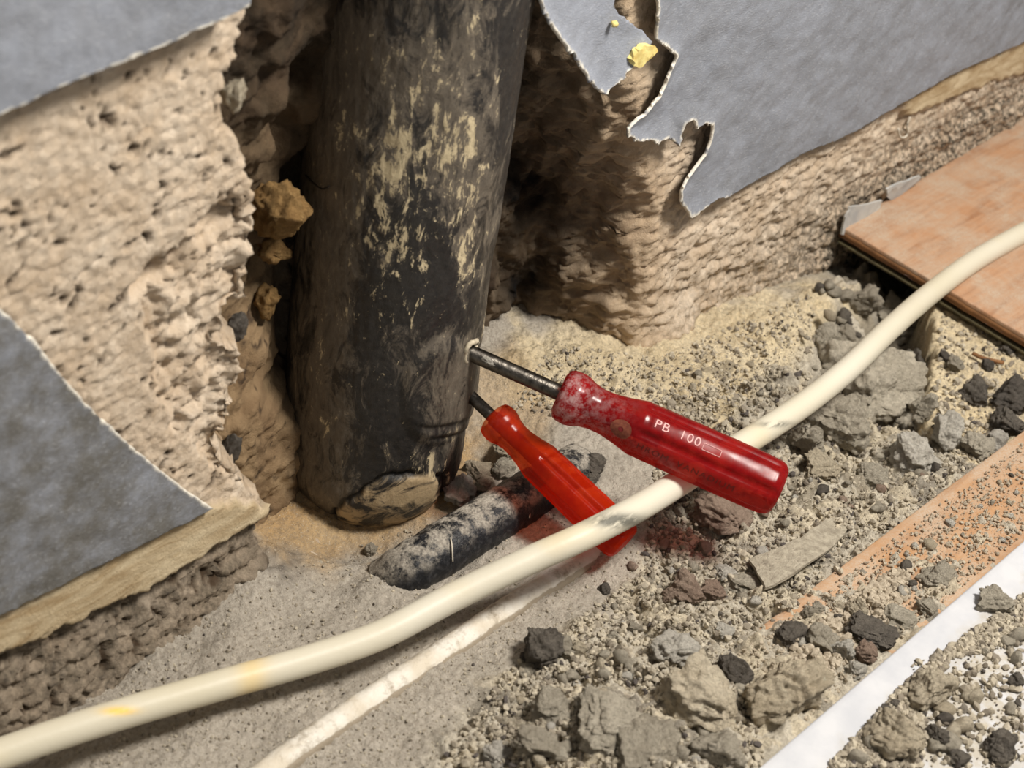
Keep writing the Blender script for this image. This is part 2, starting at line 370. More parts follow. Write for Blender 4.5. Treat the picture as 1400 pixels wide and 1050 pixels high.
# right side: strong ripples, coarse broken foot
rw = sstep(.235, .26, X) * (1 - inside)
yf = yf + rw * (1 - smooth) * (.0013 * fbm(X * 90, Zg * 230, 5, 95, .66) + .0025 * sstep(.12, .02, Zg) * fbm(X * 40, Zg * 90, 4, 99))
foot = np.exp(-((X - on(905, 470, 1, 0)[0]) / .022) ** 2) * sstep(.025, .0, Zg) * sstep(-.02, -.004, Zg)
yf = yf - .010 * foot
under = on(930, 492, 1, 0)
yf = yf + .016 * np.exp(-(((X - under[0]) / .022) ** 2 + ((Zg - under[2]) / .007) ** 2))
hook = on(1228, 178, 1, 0)
yf = yf + .007 * np.exp(-(((X - hook[0]) / .006) ** 2 + ((Zg - hook[2]) / .011) ** 2))
bl = np.where(inside, sstep(0, .25, ramp), 0)
y0s = y0 + np.where(inside, 0, 0)
gX, gZ = np.gradient(y0s, gx[1] - gx[0], gz[1] - gz[0])
for _ in range(3):
    gX = (gX + np.roll(gX, 1, 0) + np.roll(gX, -1, 0) + np.roll(gX, 1, 1) + np.roll(gX, -1, 1)) / 5
    gZ = (gZ + np.roll(gZ, 1, 0) + np.roll(gZ, -1, 0) + np.roll(gZ, 1, 1) + np.roll(gZ, -1, 1)) / 5
nl = np.sqrt(gX ** 2 + gZ ** 2 + 1)
hout = -yf * (1 - bl) + hrec * bl
XW = X + gX / nl * hout; Yw = y0s - hout / nl; ZW = Zg + gZ / nl * hout
mould = rw * sstep(.30, .60, X + .5 * (.05 - Zg)) * sstep(.085, .02, Zg) + .35 * rw * sstep(.06, .0, Zg)
mould = np.clip(mould, 0, 1) * (1 - smooth)
tan = inside * sstep(.10, .04, X) * ramp
recess_dark = inside * ramp * np.where(X > .10, sstep(-.006, .017, np.minimum(-dr, drr)) * (.88 + .30 * fbm(U_ * 30, Zg * 30, 3, 37)), .38 + .40 * sstep(.06, .14, Zg))  # darkens the recess lining, strongest on the right, on the left more higher up
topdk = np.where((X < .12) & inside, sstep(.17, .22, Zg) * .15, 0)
recess_dark = np.clip(recess_dark + topdk, 0, 1)
dirt_shade = np.clip(dz + .55 * sstep(.02, -.01, Zg) * (1 - inside) * left, 0, 1)  # lower left: dirt, with the shade under the strip put into the colour
tanR = (X > .12) * sstep(.03, -.012, dr) * .55
tan = np.clip(np.maximum(tan, tanR), 0, 1)
Vw = np.stack([XW, Yw, ZW], -1).reshape(-1, 3)
wall = link('wall_back', grid_mesh('wall_back', Vw, NX, NZ, attrs=dict(pit=pit, smooth=smooth, dirt_shade=dirt_shade, mould=mould, tan=tan, recess_dark=recess_dark)), MP)
wall.data.flip_normals()
tag(wall, 'rough beige plastered wall with a broken open recess around a black pipe', None, None, 'structure')
def wall_y(x, z):
    i = int(np.clip(round((x - gx[0]) / (gx[1] - gx[0])), 0, NX - 1)); j = int(np.clip(round((z - gz[0]) / (gz[1] - gz[0])), 0, NZ - 1)); return float(Yw[i, j])

# torn wallpaper / skim sheets (parts of the wall)
def sheet(name, px, yf, th, torn, cell=.0009, curl=0.0, jit=.0007, bow=None, mat=MW, dust=0.3):
    P = np.array(wall_poly(px, yf)); x0, z0 = P.min(0) - .003; x1, z1 = P.max(0) + .003
    x1 = min(x1, .80); z1 = min(z1, .34)
    nx = int((x1 - x0) / cell) + 1; nz = int((z1 - z0) / cell) + 1
    A, B = np.meshgrid(x0 + np.arange(nx) * cell, z0 + np.arange(nz) * cell, indexing='ij')
    # roughen the outline
    Q = []
    n = len(P)
    for i in range(n):
        a, b = P[i], P[(i + 1) % n]; k = max(1, int(np.linalg.norm(b - a) / .0015))
        for t in range(k): Q.append(a + (b - a) * t / k)
    Q = np.array(Q); Q = Q + np.stack([perlin(Q[:, 0] * 420, Q[:, 1] * 420, 5), perlin(Q[:, 0] * 420, Q[:, 1] * 420, 6)], 1) * jit
    d = sdist(Q, A, B)
    inv = d < 0
    cellin = inv[:-1, :-1] | inv[1:, :-1] | inv[:-1, 1:] | inv[1:, 1:]
    # pull outside vertices of kept cells onto the outline
    out = (~inv); e = 2e-4
    gxn = (sdist(Q, A + e, B) - sdist(Q, A - e, B)) / (2 * e); gzn = (sdist(Q, A, B + e) - sdist(Q, A, B - e)) / (2 * e)
    gl = np.hypot(gxn, gzn) + 1e-9
    A = np.where(out & (d < cell * 2), A - gxn / gl * d, A); B = np.where(out & (d < cell * 2), B - gzn / gl * d, B)
    dt = sdist(np.array(wall_poly(torn, yf)), A, B, False) if torn else np.full(A.shape, 1.0)
    Yv = yf - curl * np.exp(-dt / .006) + .0006 * fbm(A * 60, B * 60, 3, 8)
    if bow: Yv = Yv + bow(A, B)
    tn = sstep(.0011, .0004, dt + .0009 * perlin(A * 260, B * 260, 3) + .0003)
    V = np.stack([A, Yv, B], -1).reshape(-1, 3)
    me = grid_mesh(name, V, nx, nz, attrs=dict(torn=tn, dust=np.full(A.shape, dust)), mask=cellin)
    bm = bmesh.new(); bm.from_mesh(me); bmesh.ops.delete(bm, geom=[v for v in bm.verts if not v.link_faces], context='VERTS')
    bm.normal_update(); bm.to_mesh(me); bm.free(); me.flip_normals()
    o = link(name, me, mat, wall)
    so = o.modifiers.new('thickness', 'SOLIDIFY'); so.thickness = th; so.offset = -1
    return o
tag(sheet('wallpaper_sheet', [(-60, 175), (0, 146), (60, 118), (150, 82), (230, 50), (300, 20), (332, 4), (350, -70), (-60, -70)], -.008, .0035, [(-60, 175), (0, 146), (150, 82), (300, 20), (332, 4)], jit=.0004),
    'grey sheet above the bare beige plaster, standing proud with a shadow gap')
t2 = [(-60, 360), (0, 424), (45, 466), (75, 505), (110, 545), (170, 603), (230, 652), (286, 692)]
tag(sheet('wallpaper_sheet', t2 + [(200, 735), (100, 785), (0, 836), (-60, 866)], -.0040, .0022, t2, dust=.9), 'triangular grey sheet left of the recess with a torn white edge')
t3 = [(888, -70), (890, 0), (888, 50), (905, 63), (916, 73), (906, 95), (901, 110), (893, 127), (880, 141), (872, 151), (862, 156), (850, 170), (850, 181), (864, 190), (880, 188), (891, 191), (905, 183), (920, 197), (925, 180), (928, 165), (940, 160), (944, 172),
      (952, 165), (966, 166), (963, 186), (956, 205), (941, 226), (931, 240), (922, 256), (922, 270), (936, 291)]
tag(sheet('wallpaper_sheet', t3 + [(950, 284), (975, 268), (1000, 262), (1030, 246), (1100, 206), (1150, 186), (1190, 164), (1230, 140), (1300, 100), (1400, 55), (1500, 5), (1560, -70)], -.0045, .0016, t3 + [(950, 284), (990, 263)], curl=.0030, jit=.0006, dust=.30),
    'large grey sheet right of the recess with a ragged torn edge')
t4 = [(722, -70), (727, 0), (738, 25), (755, 50), (772, 70), (785, 92), (800, 113), (815, 125), (830, 110), (850, 90), (872, 66)]
tag(sheet('wallpaper_flap', t4 + [(884, 56), (872, 40), (850, 24), (836, 10), (834, -70)], -.008, .0016, t4, curl=.004, jit=.0009, dust=.1), 'pointed grey flap hanging over the top of the recess')

# ------------------------------------------------------------------ floor (structure): dusty screed with a rubble hole
MX, MY = 900, 470
fx = np.linspace(-.22, .80, MX); fy = np.linspace(-.37, .135, MY)
FX, FY = np.meshgrid(fx, fy, indexing='ij')
GC = [(0, 1050, -.016), (150, 1000, -.010), (200, 1050, -.006), (355, 778, -.001), (450, 900, -.004), (600, 850, -.003), (330, 900, -.003), (300, 1000, -.004), (500, 1000, -.002), (700, 850, -.003),
      (425, 752, -.022), (450, 760, -.026), (480, 762, -.028), (520, 755, -.026), (560, 738, -.024), (600, 715, -.020), (630, 690, -.016), (650, 640, -.014), (395, 735, -.016), (410, 770, -.010), (470, 785, -.012), (540, 775, -.010), (520, 800, -.006), (700, 760, -.004), (640, 650, -.008), (370, 745, .0),
      (700, 600, -.004), (760, 560, .0), (820, 540, .004), (720, 500, .006), (800, 480, .008), (700, 560, -.004), (860, 560, .004), (760, 700, -.004), (850, 760, -.002),
      (900, 520, .002), (960, 540, .003), (1000, 500, .004), (1050, 480, .004), (1000, 560, .001), (1080, 440, .004), (1110, 480, .0), (900, 600, .0),
      (1130, 400, -.004), (1150, 400, -.016), (1180, 385, -.026), (1230, 410, -.046), (1255, 430, -.060), (1262, 470, -.062), (1258, 520, -.058), (1235, 500, -.05), (1200, 470, -.036), (1160, 460, -.022), (1180, 520, -.036), (1130, 520, -.018), (1140, 570, -.022), (1080, 560, -.006),
      (1210, 590, -.030), (1255, 590, -.030), (1240, 640, -.016), (1190, 640, -.018), (1100, 640, -.012), (1050, 640, -.008), (1000, 680, -.008), (1130, 700, -.010), (1250, 680, -.009), (1320, 650, -.009), (1380, 610, -.008),
      (950, 720, -.008), (900, 770, -.006), (1000, 760, -.008), (1080, 740, -.008), (1000, 800, -.006), (900, 830, -.003), (820, 880, 0), (750, 930, 0), (640, 1000, .0), (700, 1000, .004), (600, 1050, .002),
      (950, 850, .000), (1020, 850, -.002), (1100, 800, -.006), (1200, 720, -.008), (1300, 650, -.008), (1400, 570, -.008), (860, 920, .006), (800, 980, .010), (900, 1000, .014), (950, 1040, .016), (760, 1040, .010), (1000, 960, .010),
      (1060, 1000, .008), (1080, 900, .006), (1130, 920, .005), (1050, 880, .003), (1150, 850, .000), (1200, 850, -.001), (1200, 800, -.003), (1280, 790, -.003), (1350, 700, -.004), (1400, 640, -.005), (1200, 950, .002), (1300, 900, .002), (1400, 900, .002), (1300, 1040, .002)]
gc = []
for a, b, z in GC:
    q = on(a, b, 2, z); gc.append((q[0], q[1], z))
gc += [(-.2, 0, -.022), (-.13, -.004, -.019), (-.09, -.004, -.014), (-.05, -.003, -.009), (-.15, -.03, -.018), (-.09, -.03, -.011), (-.2, .05, -.02), (.1, .1, .004), (.2, .09, .012), (.25, .06, .008), (.0, .1, 0), (.6, .05, -.006), (.6, -.05, -.008), (.6, -.15, -.008), (.7, -.3, -.008), (-.2, -.3, 0), (.0, -.35, .0)]
Zf = idw(gc, FX, FY, 3.2, .007)
PXg, PYg = project(np.stack([FX, FY, Zf], -1))
rub_px = [(905, 520), (1000, 470), (1100, 420), (1150, 350), (1300, 330), (1500, 400), (1500, 1200), (520, 1200), (590, 1010), (680, 900), (800, 850), (880, 770), (900, 660)]
rub = sstep(18, -30, sdist(rub_px, PXg, PYg) + 22 * fbm(FX * 40, FY * 40, 3, 11))
fine_z = sstep(20, -20, sdist([(780, 440), (1120, 380), (1150, 420), (1090, 500), (960, 600), (860, 590), (760, 560), (690, 540), (700, 440)], PXg, PYg) + 25 * fbm(FX * 40, FY * 40, 3, 12))
slab_px = [(1270, 400), (1275, 440), (1276, 478), (1268, 530), (1264, 575), (1278, 598), (1310, 625), (1340, 640), (1430, 575), (1600, 470), (1500, 300), (1290, 330)]
sl = floor_poly(slab_px, -.008)
ds = sdist(sl, FX + .003 * fbm(FX * 130, FY * 130, 3, 13), FY + .003 * fbm(FX * 130, FY * 130, 3, 14))
slab = sstep(.0015, -.0015, ds)
dust_n = .0011 * fbm(FX * 50, FY * 50, 4, 15) + .0007 * fbm(FX * 330, FY * 330, 3, 16, .7)
k1, k2, ki = worley(FX * 75 + .6 * perlin(FX * 60, FY * 60, 4), FY * 75 + .6 * perlin(FX * 60, FY * 60, 5), 17)
q1, q2, qi = worley(FX * 190 + .5 * perlin(FX * 150, FY * 150, 4), FY * 190, 18)
u1, u2, ui = worley(FX * 420, FY * 420, 19)
cob = (.62 - k1) * (.3 + RND[ki % 4096]) * .0085 + (.62 - q1) * (.3 + RND2[qi % 4096]) * .0042 + (.6 - u1) * .0014 * RND[ui % 4096] + .0022 * fbm(FX * 90, FY * 90, 4, 20)
Zf = Zf + dust_n * 1.2 + rub * (1 - slab) * (1 - .65 * fine_z) * cob + fine_z * ((.6 - q1) * .0026 * RND2[qi % 4096] + .0018 * fbm(FX * 120, FY * 120, 4, 22, .6))
slab_top = -.0085 + .0012 * fbm(FX * 45, FY * 45, 4, 23) + .0012 * fbm(FX * 300, FY * 300, 3, 24, .7) + .0020 * (.5 - q1) * (RND[qi % 4096] > .55)
Zf = Zf * (1 - slab) + slab_top * slab
# channels cut by the boards (they sit in the debris, so keep it below them except where it spills over)
beige = np.clip(.9 * slab + .85 * fine_z + .35 * rub * (RND[ki % 4096] > .72), 0, 1)
tanm = sstep(35, -25, sdist([(360, 640), (345, 700), (358, 745), (420, 768), (500, 752), (600, 700), (660, 650), (640, 560), (400, 560)], PXg, PYg) + 20 * fbm(FX * 60, FY * 60, 3, 26))
tanm = np.maximum(tanm, .6 * sstep(20, -20, sdist([(640, 500), (700, 470), (760, 560), (740, 620), (660, 650)], PXg, PYg)))
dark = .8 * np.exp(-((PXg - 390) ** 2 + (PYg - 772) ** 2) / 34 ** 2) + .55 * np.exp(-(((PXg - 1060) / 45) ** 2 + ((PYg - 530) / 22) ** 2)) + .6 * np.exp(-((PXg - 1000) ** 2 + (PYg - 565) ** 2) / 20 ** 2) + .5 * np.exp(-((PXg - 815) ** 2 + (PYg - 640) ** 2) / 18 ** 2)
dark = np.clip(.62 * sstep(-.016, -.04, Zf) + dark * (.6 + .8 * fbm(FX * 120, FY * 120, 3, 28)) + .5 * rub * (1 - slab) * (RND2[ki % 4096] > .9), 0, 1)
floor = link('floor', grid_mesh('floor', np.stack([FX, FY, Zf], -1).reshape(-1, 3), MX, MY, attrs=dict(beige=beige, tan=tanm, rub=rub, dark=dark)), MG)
tag(floor, 'dusty grey screed floor with broken mortar rubble and a hole by the plank', None, None, 'structure')
def ground(x, y):
    u = np.clip((x - fx[0]) / (fx[1] - fx[0]), 0, MX - 1.001); v = np.clip((y - fy[0]) / (fy[1] - fy[0]), 0, MY - 1.001)
    i, j = int(u), int(v); a, b = u - i, v - j
    return float(Zf[i, j] * (1 - a) * (1 - b) + Zf[i + 1, j] * a * (1 - b) + Zf[i, j + 1] * (1 - a) * b + Zf[i + 1, j + 1] * a * b)

# ------------------------------------------------------------------ soil pipe
PC = np.array([.0955, .0295]); PR = .0428
NT, NP = 420, 420
th = np.linspace(0, 2 * np.pi, NT, endpoint=False); pz = np.linspace(-.045, .36, NP)
T, PZ = np.meshgrid(th, pz, indexing='ij')
def pipe_hit(px, py):
    d = ray(px, py); o = CAM[:2] - PC; a = d[:2] @ d[:2]; b = o @ d[:2]; c = o @ o - PR * PR; D = max(b * b - a * c, 0)
    t = (-b - math.sqrt(D)) / a; p = CAM + t * d; return math.atan2(p[1] - PC[1], p[0] - PC[0]) % (2 * math.pi), p[2], p
PPX, PPY = project(np.stack([PC[0] + PR * np.cos(T), PC[1] + PR * np.sin(T), PZ], -1))
S_ = T * PR
def ell(cx, cy, rx, ry, ang):
    a = math.radians(ang); dx, dy = PPX - cx, PPY - cy; u = (dx * math.cos(a) + dy * math.sin(a)) / rx; v = (-dx * math.sin(a) + dy * math.cos(a)) / ry
    return np.sqrt(u * u + v * v)
facing = (np.cos(T) * (CAM[0] - PC[0]) + np.sin(T) * (CAM[1] - PC[1])) > 0
wob = .0009 * fbm(np.cos(T) * 2 + 5, PZ * 22, 2, 33) + .0002 * fbm(S_ * 300, PZ * 160, 4, 34)
PRr = PR + wob
PRr = PRr - .014 * sstep(.004, -.036, PZ) ** 1.6
e1 = ell(528, 700, 84, 40, -24) + .12 * fbm(S_ * 90, PZ * 90, 3, 35)
lip = facing * sstep(1.12, .88, e1); PRr = PRr + .0012 * lip
gr = facing * np.exp(-((e1 - 1.06) / .075) ** 2) * sstep(-.2, .35, fbm(S_ * 60, PZ * 60, 3, 36) + .35); PRr = PRr - .0022 * gr
e2 = ell(605, 535, 58, 78, 20); PRr = PRr + facing * .0022 * sstep(1.05, .7, e2)
gr2 = facing * np.exp(-((ell(590, 470, 120, 112, 0) - 1) / .035) ** 2) * sstep(560, 585, PPX) * sstep(650, 630, PPX) * (PPY > 520); PRr = PRr - .0012 * gr2
gr3 = facing * np.exp(-((ell(595, 485, 120, 112, 0) - 1) / .03) ** 2) * sstep(575, 605, PPX) * sstep(650, 635, PPX) * (PPY > 520); PRr = PRr - .0010 * gr3
blob = lambda cx, cy, rx, ry: np.exp(-(((PPX - cx) / rx) ** 2 + ((PPY - cy) / ry) ** 2))
smear = facing * np.clip(lip * .95, 0, 1)
plaster = np.clip(1.0 * blob(560, 190, 110, 95) + .9 * blob(540, 330, 80, 90) + 1.0 * blob(590, 640, 60, 30) + .8 * blob(650, 330, 22, 130) + .8 * blob(520, 420, 60, 30) + .7 * blob(450, 560, 30, 60) + .8 * blob(610, 580, 25, 20) + .5 * blob(600, 60, 90, 60), 0, 1) * facing
dusty = np.clip(1.1 * blob(450, 330, 45, 130) + 1.0 * blob(440, 620, 50, 140) + .8 * blob(560, 120, 120, 120) + .9 * blob(600, 520, 70, 80) + .7 * blob(650, 300, 30, 130) + .8 * blob(430, 190, 60, 90) + .9 * blob(480, 60, 40, 80) - .9 * blob(590, 410, 60, 60) - .6 * blob(530, 560, 50, 90) - .6 * blob(700, 120, 25, 130), -1, 1)
groove = np.clip(gr * 1.1 + gr2 * .8 + gr3 * .8, 0, 1)
VP = np.stack([PC[0] + PRr * np.cos(T), PC[1] + PRr * np.sin(T), PZ], -1).reshape(-1, 3)
pipe = empty('soil_pipe', (0, 0, 0))
tag(pipe, 'black upright pipe smeared with plaster in the broken wall recess', 'pipe')
link('pipe_barrel', grid_mesh('pipe_barrel', VP, NT, NP, wrap=True, attrs=dict(plaster=plaster, dusty=dusty, smear=smear, groove=groove)), MPIPE, pipe)
# mortar crust clinging to the upper left of the pipe
def stone_mesh(name, seed, sub=3, rough=.25, flat=.0, cuts=5, fine=.06):
    rs = np.random.RandomState(seed); bm = bmesh.new(); bmesh.ops.create_icosphere(bm, subdivisions=sub, radius=1)
    V = np.array([v.co for v in bm.verts]); n = V.copy()
    for _ in range(cuts):
        d = rs.randn(3); d /= np.linalg.norm(d); h = rs.uniform(.55, .85); k = V @ d; V -= np.clip(k - h, 0, 9)[:, None] * d * .92
    o = rs.rand(3) * 30
    f3 = lambda s: (fbm(n[:, 0] * s + o[0], n[:, 1] * s + o[1], 3, seed) + fbm(n[:, 1] * s + o[1], n[:, 2] * s + o[2], 3, seed + 3) + fbm(n[:, 2] * s + o[2], n[:, 0] * s + o[0], 3, seed + 5)) / 1.7
    V = V * (1 + rough * f3(1.3) + fine * f3(4.5) + (.06 * f3(13) if sub > 3 else 0))[:, None]
    if flat: V[:, 2] *= flat
    for v, c in zip(bm.verts, V): v.co = c
    for f in bm.faces: f.smooth = True
    me = bpy.data.meshes.new(name); bm.to_mesh(me); bm.free(); return me
def lump(name, loc, size, mat, seed, parent=None, rot=(0, 0, 0), sub=4, rough=.3, fine=.12, cuts=4):
    o = link(name, stone_mesh(name, seed, sub, rough, 0, cuts, fine), mat, parent); o.location = loc; o.scale = size; o.rotation_euler = rot; return o

th_, z_, pt = pipe_hit(640, 477)
MTORN = mat_simple('torn_plastic', L(206, 194, 170), .7, var=L(150, 138, 118), bump=.0004)
# torn rim round the screwdriver hole
rim = []
for k in range(28):
    a = 2 * math.pi * k / 28; rr = .0045 + .0008 * math.sin(3 * a + 1)
    tang = np.array([-math.sin(th_), math.cos(th_), 0]); nrm = np.array([math.cos(th_), math.sin(th_), 0])
    rim.append(pt + tang * rr * math.cos(a) + np.array([0, 0, 1]) * (rr * 1.1 * math.sin(a)) + nrm * (.0008 + .0012 * max(0, math.sin(a))))
rim.append(rim[0])
tag(tube('hole_rim', np.array(rim), .0009 + .0004 * np.abs(np.sin(np.arange(29) * 1.7)), 8, MTORN, pipe), 'torn pale rim around the screwdriver hole')
# loose fibre on the barrel
fib = np.array([pipe_hit(a, b)[2] * 1.0 for a, b in [(418, 240), (428, 250), (440, 258), (450, 255)]])
tube('loose_fibre', spline(fib + (CAM - fib) * .004, 6), .0004, 5, mat_simple('dark_fibre', L(40, 34, 28), .8), pipe)

# ------------------------------------------------------------------ stones
HERO = [stone_mesh('hero_stone', 100 + i, 5, .28, 0, 7, .11) for i in range(8)]
SMALL = [stone_mesh('small_stone', 200 + i, 2, .30, 0, 5, .10) for i in range(8)]
random.seed(5)
used = {}
def get(me_list, i, mat):
    key = (id(me_list), i % len(me_list), mat.name)
    if key not in used:
        me = me_list[i % len(me_list)].copy(); me.materials.append(mat); used[key] = me
    return used[key]
def stone(px, py, rx, ry, mat, label=None, i=0, group=None, base=None, sink=.25, name='stone', roll=None, flatten=1.0, meshes=None):
    z = 0.0
    for _ in range(6):
        p = on(px, py, 2, z); g = ground(p[0], p[1]) if base is None else max(base, ground(p[0], p[1]))
        d = depth(p); a = rx * d / F; c = ry * d / F * flatten
        z = g + c * (1 - 2 * sink)
    p = on(px, py, 2, z)
    o = bpy.data.objects.new(name, get(meshes or HERO, i, mat)); COL.objects.link(o)
    o.location = p; o.scale = (a * 1.08, a * .95, c * 1.05)
    o.rotation_euler = (random.uniform(-.25, .25), random.uniform(-.25, .25), random.uniform(0, 6.3) if roll is None else roll)
    tag(o, label, 'stone', group)
    return o
G, B_, D_, T_, P_, R_ = ST_GREY, ST_BEIGE, ST_DARK, ST_TAN, ST_PALE, ST_ROSE
S = [
 (1182, 410, 22, 24, G, 'angular grey block at the back of the hole beside the wall'),
 (1224, 434, 44, 27, G, 'pale rounded rock just above the cable in the hole, below the plank end'),
 (1190, 520, 66, 52, G, 'largest grey lump in the hole, half hidden by the cable crossing it'),
 (1247, 508, 30, 26, D_, 'dark lump in the shadow against the broken screed edge'),
 (1147, 572, 46, 34, G, 'craggy grey lump below the cable at the near end of the hole'),
 (1127, 462, 18, 20, G, 'small pale rock at the left rim of the hole above the cable'),
 (1160, 462, 20, 13, G, 'flat little rock between the pale rounded rock and the left rim of the hole'),
 (1152, 446, 14, 11, D_, 'dark pebble wedged between small rocks left in the hole'),
 (1226, 548, 32, 19, G, 'low rock below the largest lump in the hole'),
 (1262, 556, 16, 20, G, 'narrow rock at the foot of the broken screed edge'),
 (1106, 602, 22, 20, G, 'grey lump to the right of the upper screwdriver handle, under the cable'),
 (1174, 590, 16, 13, G, 'little rock right of the craggy lump in the hole'),
 (1122, 636, 26, 14, B_, 'yellowish flat stone right of the upper screwdriver handle end'),
 (1192, 652, 22, 18, G, 'rounded grey stone in the rubble below the hole'),
 (1254, 622, 34, 28, P_, 'whitish crumbly lump at the lower corner of the broken screed'),
 (1292, 594, 24, 26, P_, 'pale blue-grey chunk stuck to the lower corner of the beige screed'),
 (1335, 610, 24, 16, G, 'grey stone beside the lower board at the edge of the screed'),
 (1364, 606, 18, 15, P_, 'pale stone touching the rim of the lower wooden board'),
 (1332, 536, 21, 18, D_, 'dark clinker on the middle of the beige screed'),
 (1384, 540, 30, 24, D_, 'large dark clinker on the screed at the picture edge'),
 (1378, 578, 24, 20, D_, 'dark clinker below the large one, near the lower wooden board'),
 (1350, 499, 9, 9, D_, 'small round black clinker on the beige screed below the plank'),
 (1293, 487, 9, 7, D_, 'tiny dark clinker on the screed near its broken edge'),
 (1306, 499, 11, 10, G, 'small grey crumb beside the tiny dark clinker on the screed'),
 (1376, 480, 9, 7, D_, 'dark crumb on the screed close under the plank'),
 (988, 698, 40, 24, R_, 'rosy brown rock just under the upper screwdriver handle'),
 (938, 803, 23, 18, R_, 'smooth brown rounded stone in front of the rosy brown rock, beside pinkish chips'),
 (911, 813, 10, 13, R_, 'upright pinkish chip left of the smooth brown stone'),
 (975, 806, 17, 12, R_, 'flat pinkish stone right of the smooth brown stone'),
 (992, 784, 15, 11, P_, 'white angular chip above the flat pinkish stone'),
 (1020, 798, 22, 15, G, 'grey crumbly stone left of the flat mortar flake'),
 (743, 886, 30, 26, D_, 'black cinder lump on the dust below the cable'),
 (771, 884, 15, 14, G, 'grey crumb touching the right side of the black cinder'),
 (792, 892, 14, 12, B_, 'beige chip right of the black cinder'),
 (718, 916, 14, 9, G, 'flat grey chip below the black cinder'),
 (719, 897, 7, 8, D_, 'small dark crumb left of the black cinder'),
 (866, 858, 11, 10, G, 'small rounded stone on the dust between cinder and brown stone'),
 (838, 870, 8, 8, G, 'pebble left of the small rounded stone on the dust'),
 (826, 806, 9, 8, D_, 'dark crumb on the dust below the lower screwdriver end'),
 (922, 890, 30, 20, P_, 'whitish lump on the grey rubble above the large pale stone'),
 (988, 862, 14, 9, P_, 'pale pebble beside the start of the lower board edge'),
 (958, 946, 62, 40, B_, 'large pale wedge stone with a dark gap beneath, in the near rubble'),
 (1075, 944, 54, 46, B_, 'large beige crumbly stone right of the wedge stone, near the white board'),
 (1006, 916, 24, 17, D_, 'blue-black cinder between the wedge stone and the beige crumbly stone'),
 (832, 990, 54, 30, G, 'broad grey lump in the near rubble left of the wedge stone'),
 (880, 1022, 48, 26, G, 'grey lump at the bottom edge below the broad lump'),
 (755, 965, 28, 18, G, 'flat grey lump on the left of the near rubble'),
 (735, 1018, 30, 16, G, 'grey slab stone near the bottom edge on the left of the near rubble'),
 (985, 1025, 34, 24, G, 'grey stone at the bottom edge beneath the wedge stone'),
 (680, 1030, 20, 13, P_, 'pale stone at the bottom edge, first of the near rubble from the dust'),
 (1145, 830, 15, 13, B_, 'rounded beige pebble on the lower board, left of its pair'),
 (1174, 831, 15, 13, B_, 'rounded beige pebble on the lower board, right of its pair'),
 (1118, 832, 10, 9, G, 'small grey pebble left of the two beige pebbles on the board'),
 (1190, 862, 36, 15, D_, 'long dark stone across the lower board near the white board'),
 (1083, 864, 20, 14, D_, 'dark cinder on the lower board above the beige crumbly stone'),
 (1124, 876, 22, 16, G, 'grey stone left of the long dark stone'),
 (1152, 888, 17, 18, P_, 'pale stone below the long dark stone'),
 (1184, 890, 17, 14, R_, 'brown stone beside the white board edge'),
 (1172, 916, 13, 12, P_, 'pale pebble touching the white board edge'),
 (1284, 790, 27, 20, G, 'grey rock alone on the lower board near the white board'),
 (1234, 741, 10, 8, D_, 'lone dark crumb on the upper part of the lower board'),
 (1268, 830, 15, 11, G, 'stone touching the white board below the lone grey rock'),
 (1228, 846, 22, 14, G, 'grey stone right of the long dark stone'),
 (1105, 838, 8, 8, G, 'little pebble at the left end of the pebble row on the board'),
]
for i, (a, b, rx, ry, mt, lab) in enumerate(S):
    stone(a, b, rx, ry, mt, lab, i, sink=.22 if ry < 25 else .3)

# rocks in the recess and by the pipe foot
def recess_rock(px, py, y, sx, sy, mat, label, seed, rot=(0, 0, 0)):
    p = on(px, py, 1, y); d = depth(p)
    o = lump('stone', p, (sx * d / F, .5 * (sx + sy) * d / F, sy * d / F), mat, seed, None, rot); tag(o, label, 'stone'); return o
recess_rock(380, 288, .040, 36, 42, T_, 'ochre stone wedged between the pipe and the left wall edge', 41, (.2, 0, .4))
recess_rock(372, 338, .050, 26, 22, T_, 'brown stone directly beneath the wedged ochre stone', 42, (0, .3, 0))
recess_rock(366, 412, .050, 17, 22, T_, 'small brown stone lower in the gap left of the pipe', 43)
recess_rock(318, 128, .006, 15, 24, B_, 'beige chunk loosened from the left wall edge near the top', 44, (0, .2, 0))
recess_rock(316, 615, .010, 10, 22, D_, 'dark chip sticking in the left wall edge low down', 45, (0, .25, 0))
recess_rock(322, 447, .012, 15, 22, D_, 'dark chip sticking in the left wall edge at mid height', 46, (0, .5, 0))
recess_rock(745, 105, .070, 26, 32, R_, 'rounded mortar lump in the dark recess right of the pipe top', 47)
stone(632, 668, 24, 15, P_, 'pale angular stone at the pipe foot above the black conduit', 3, sink=.15)
stone(654, 642, 18, 13, B_, 'beige stone behind the pale angular stone at the pipe foot', 4, sink=.2)
stone(688, 640, 16, 12, G, 'grey stone at the upper end of the black conduit', 5, sink=.2)
stone(665, 662, 14, 9, B_, 'flat beige stone between pipe foot and black conduit', 6, sink=.2)
stone(508, 752, 10, 9, G, 'small round pebble at the front of the pipe foot', 7, sink=.15)
stone(690, 612, 17, 13, B_, 'beige pebble under the collar of the lower screwdriver', 2, sink=.2)
stone(816, 634, 17, 9, D_, 'flat black flake between the two screwdriver handles', 1, sink=.2)
stone(806, 655, 13, 8, D_, 'smaller black flake below the flat one, by the lower handle', 2, sink=.2)

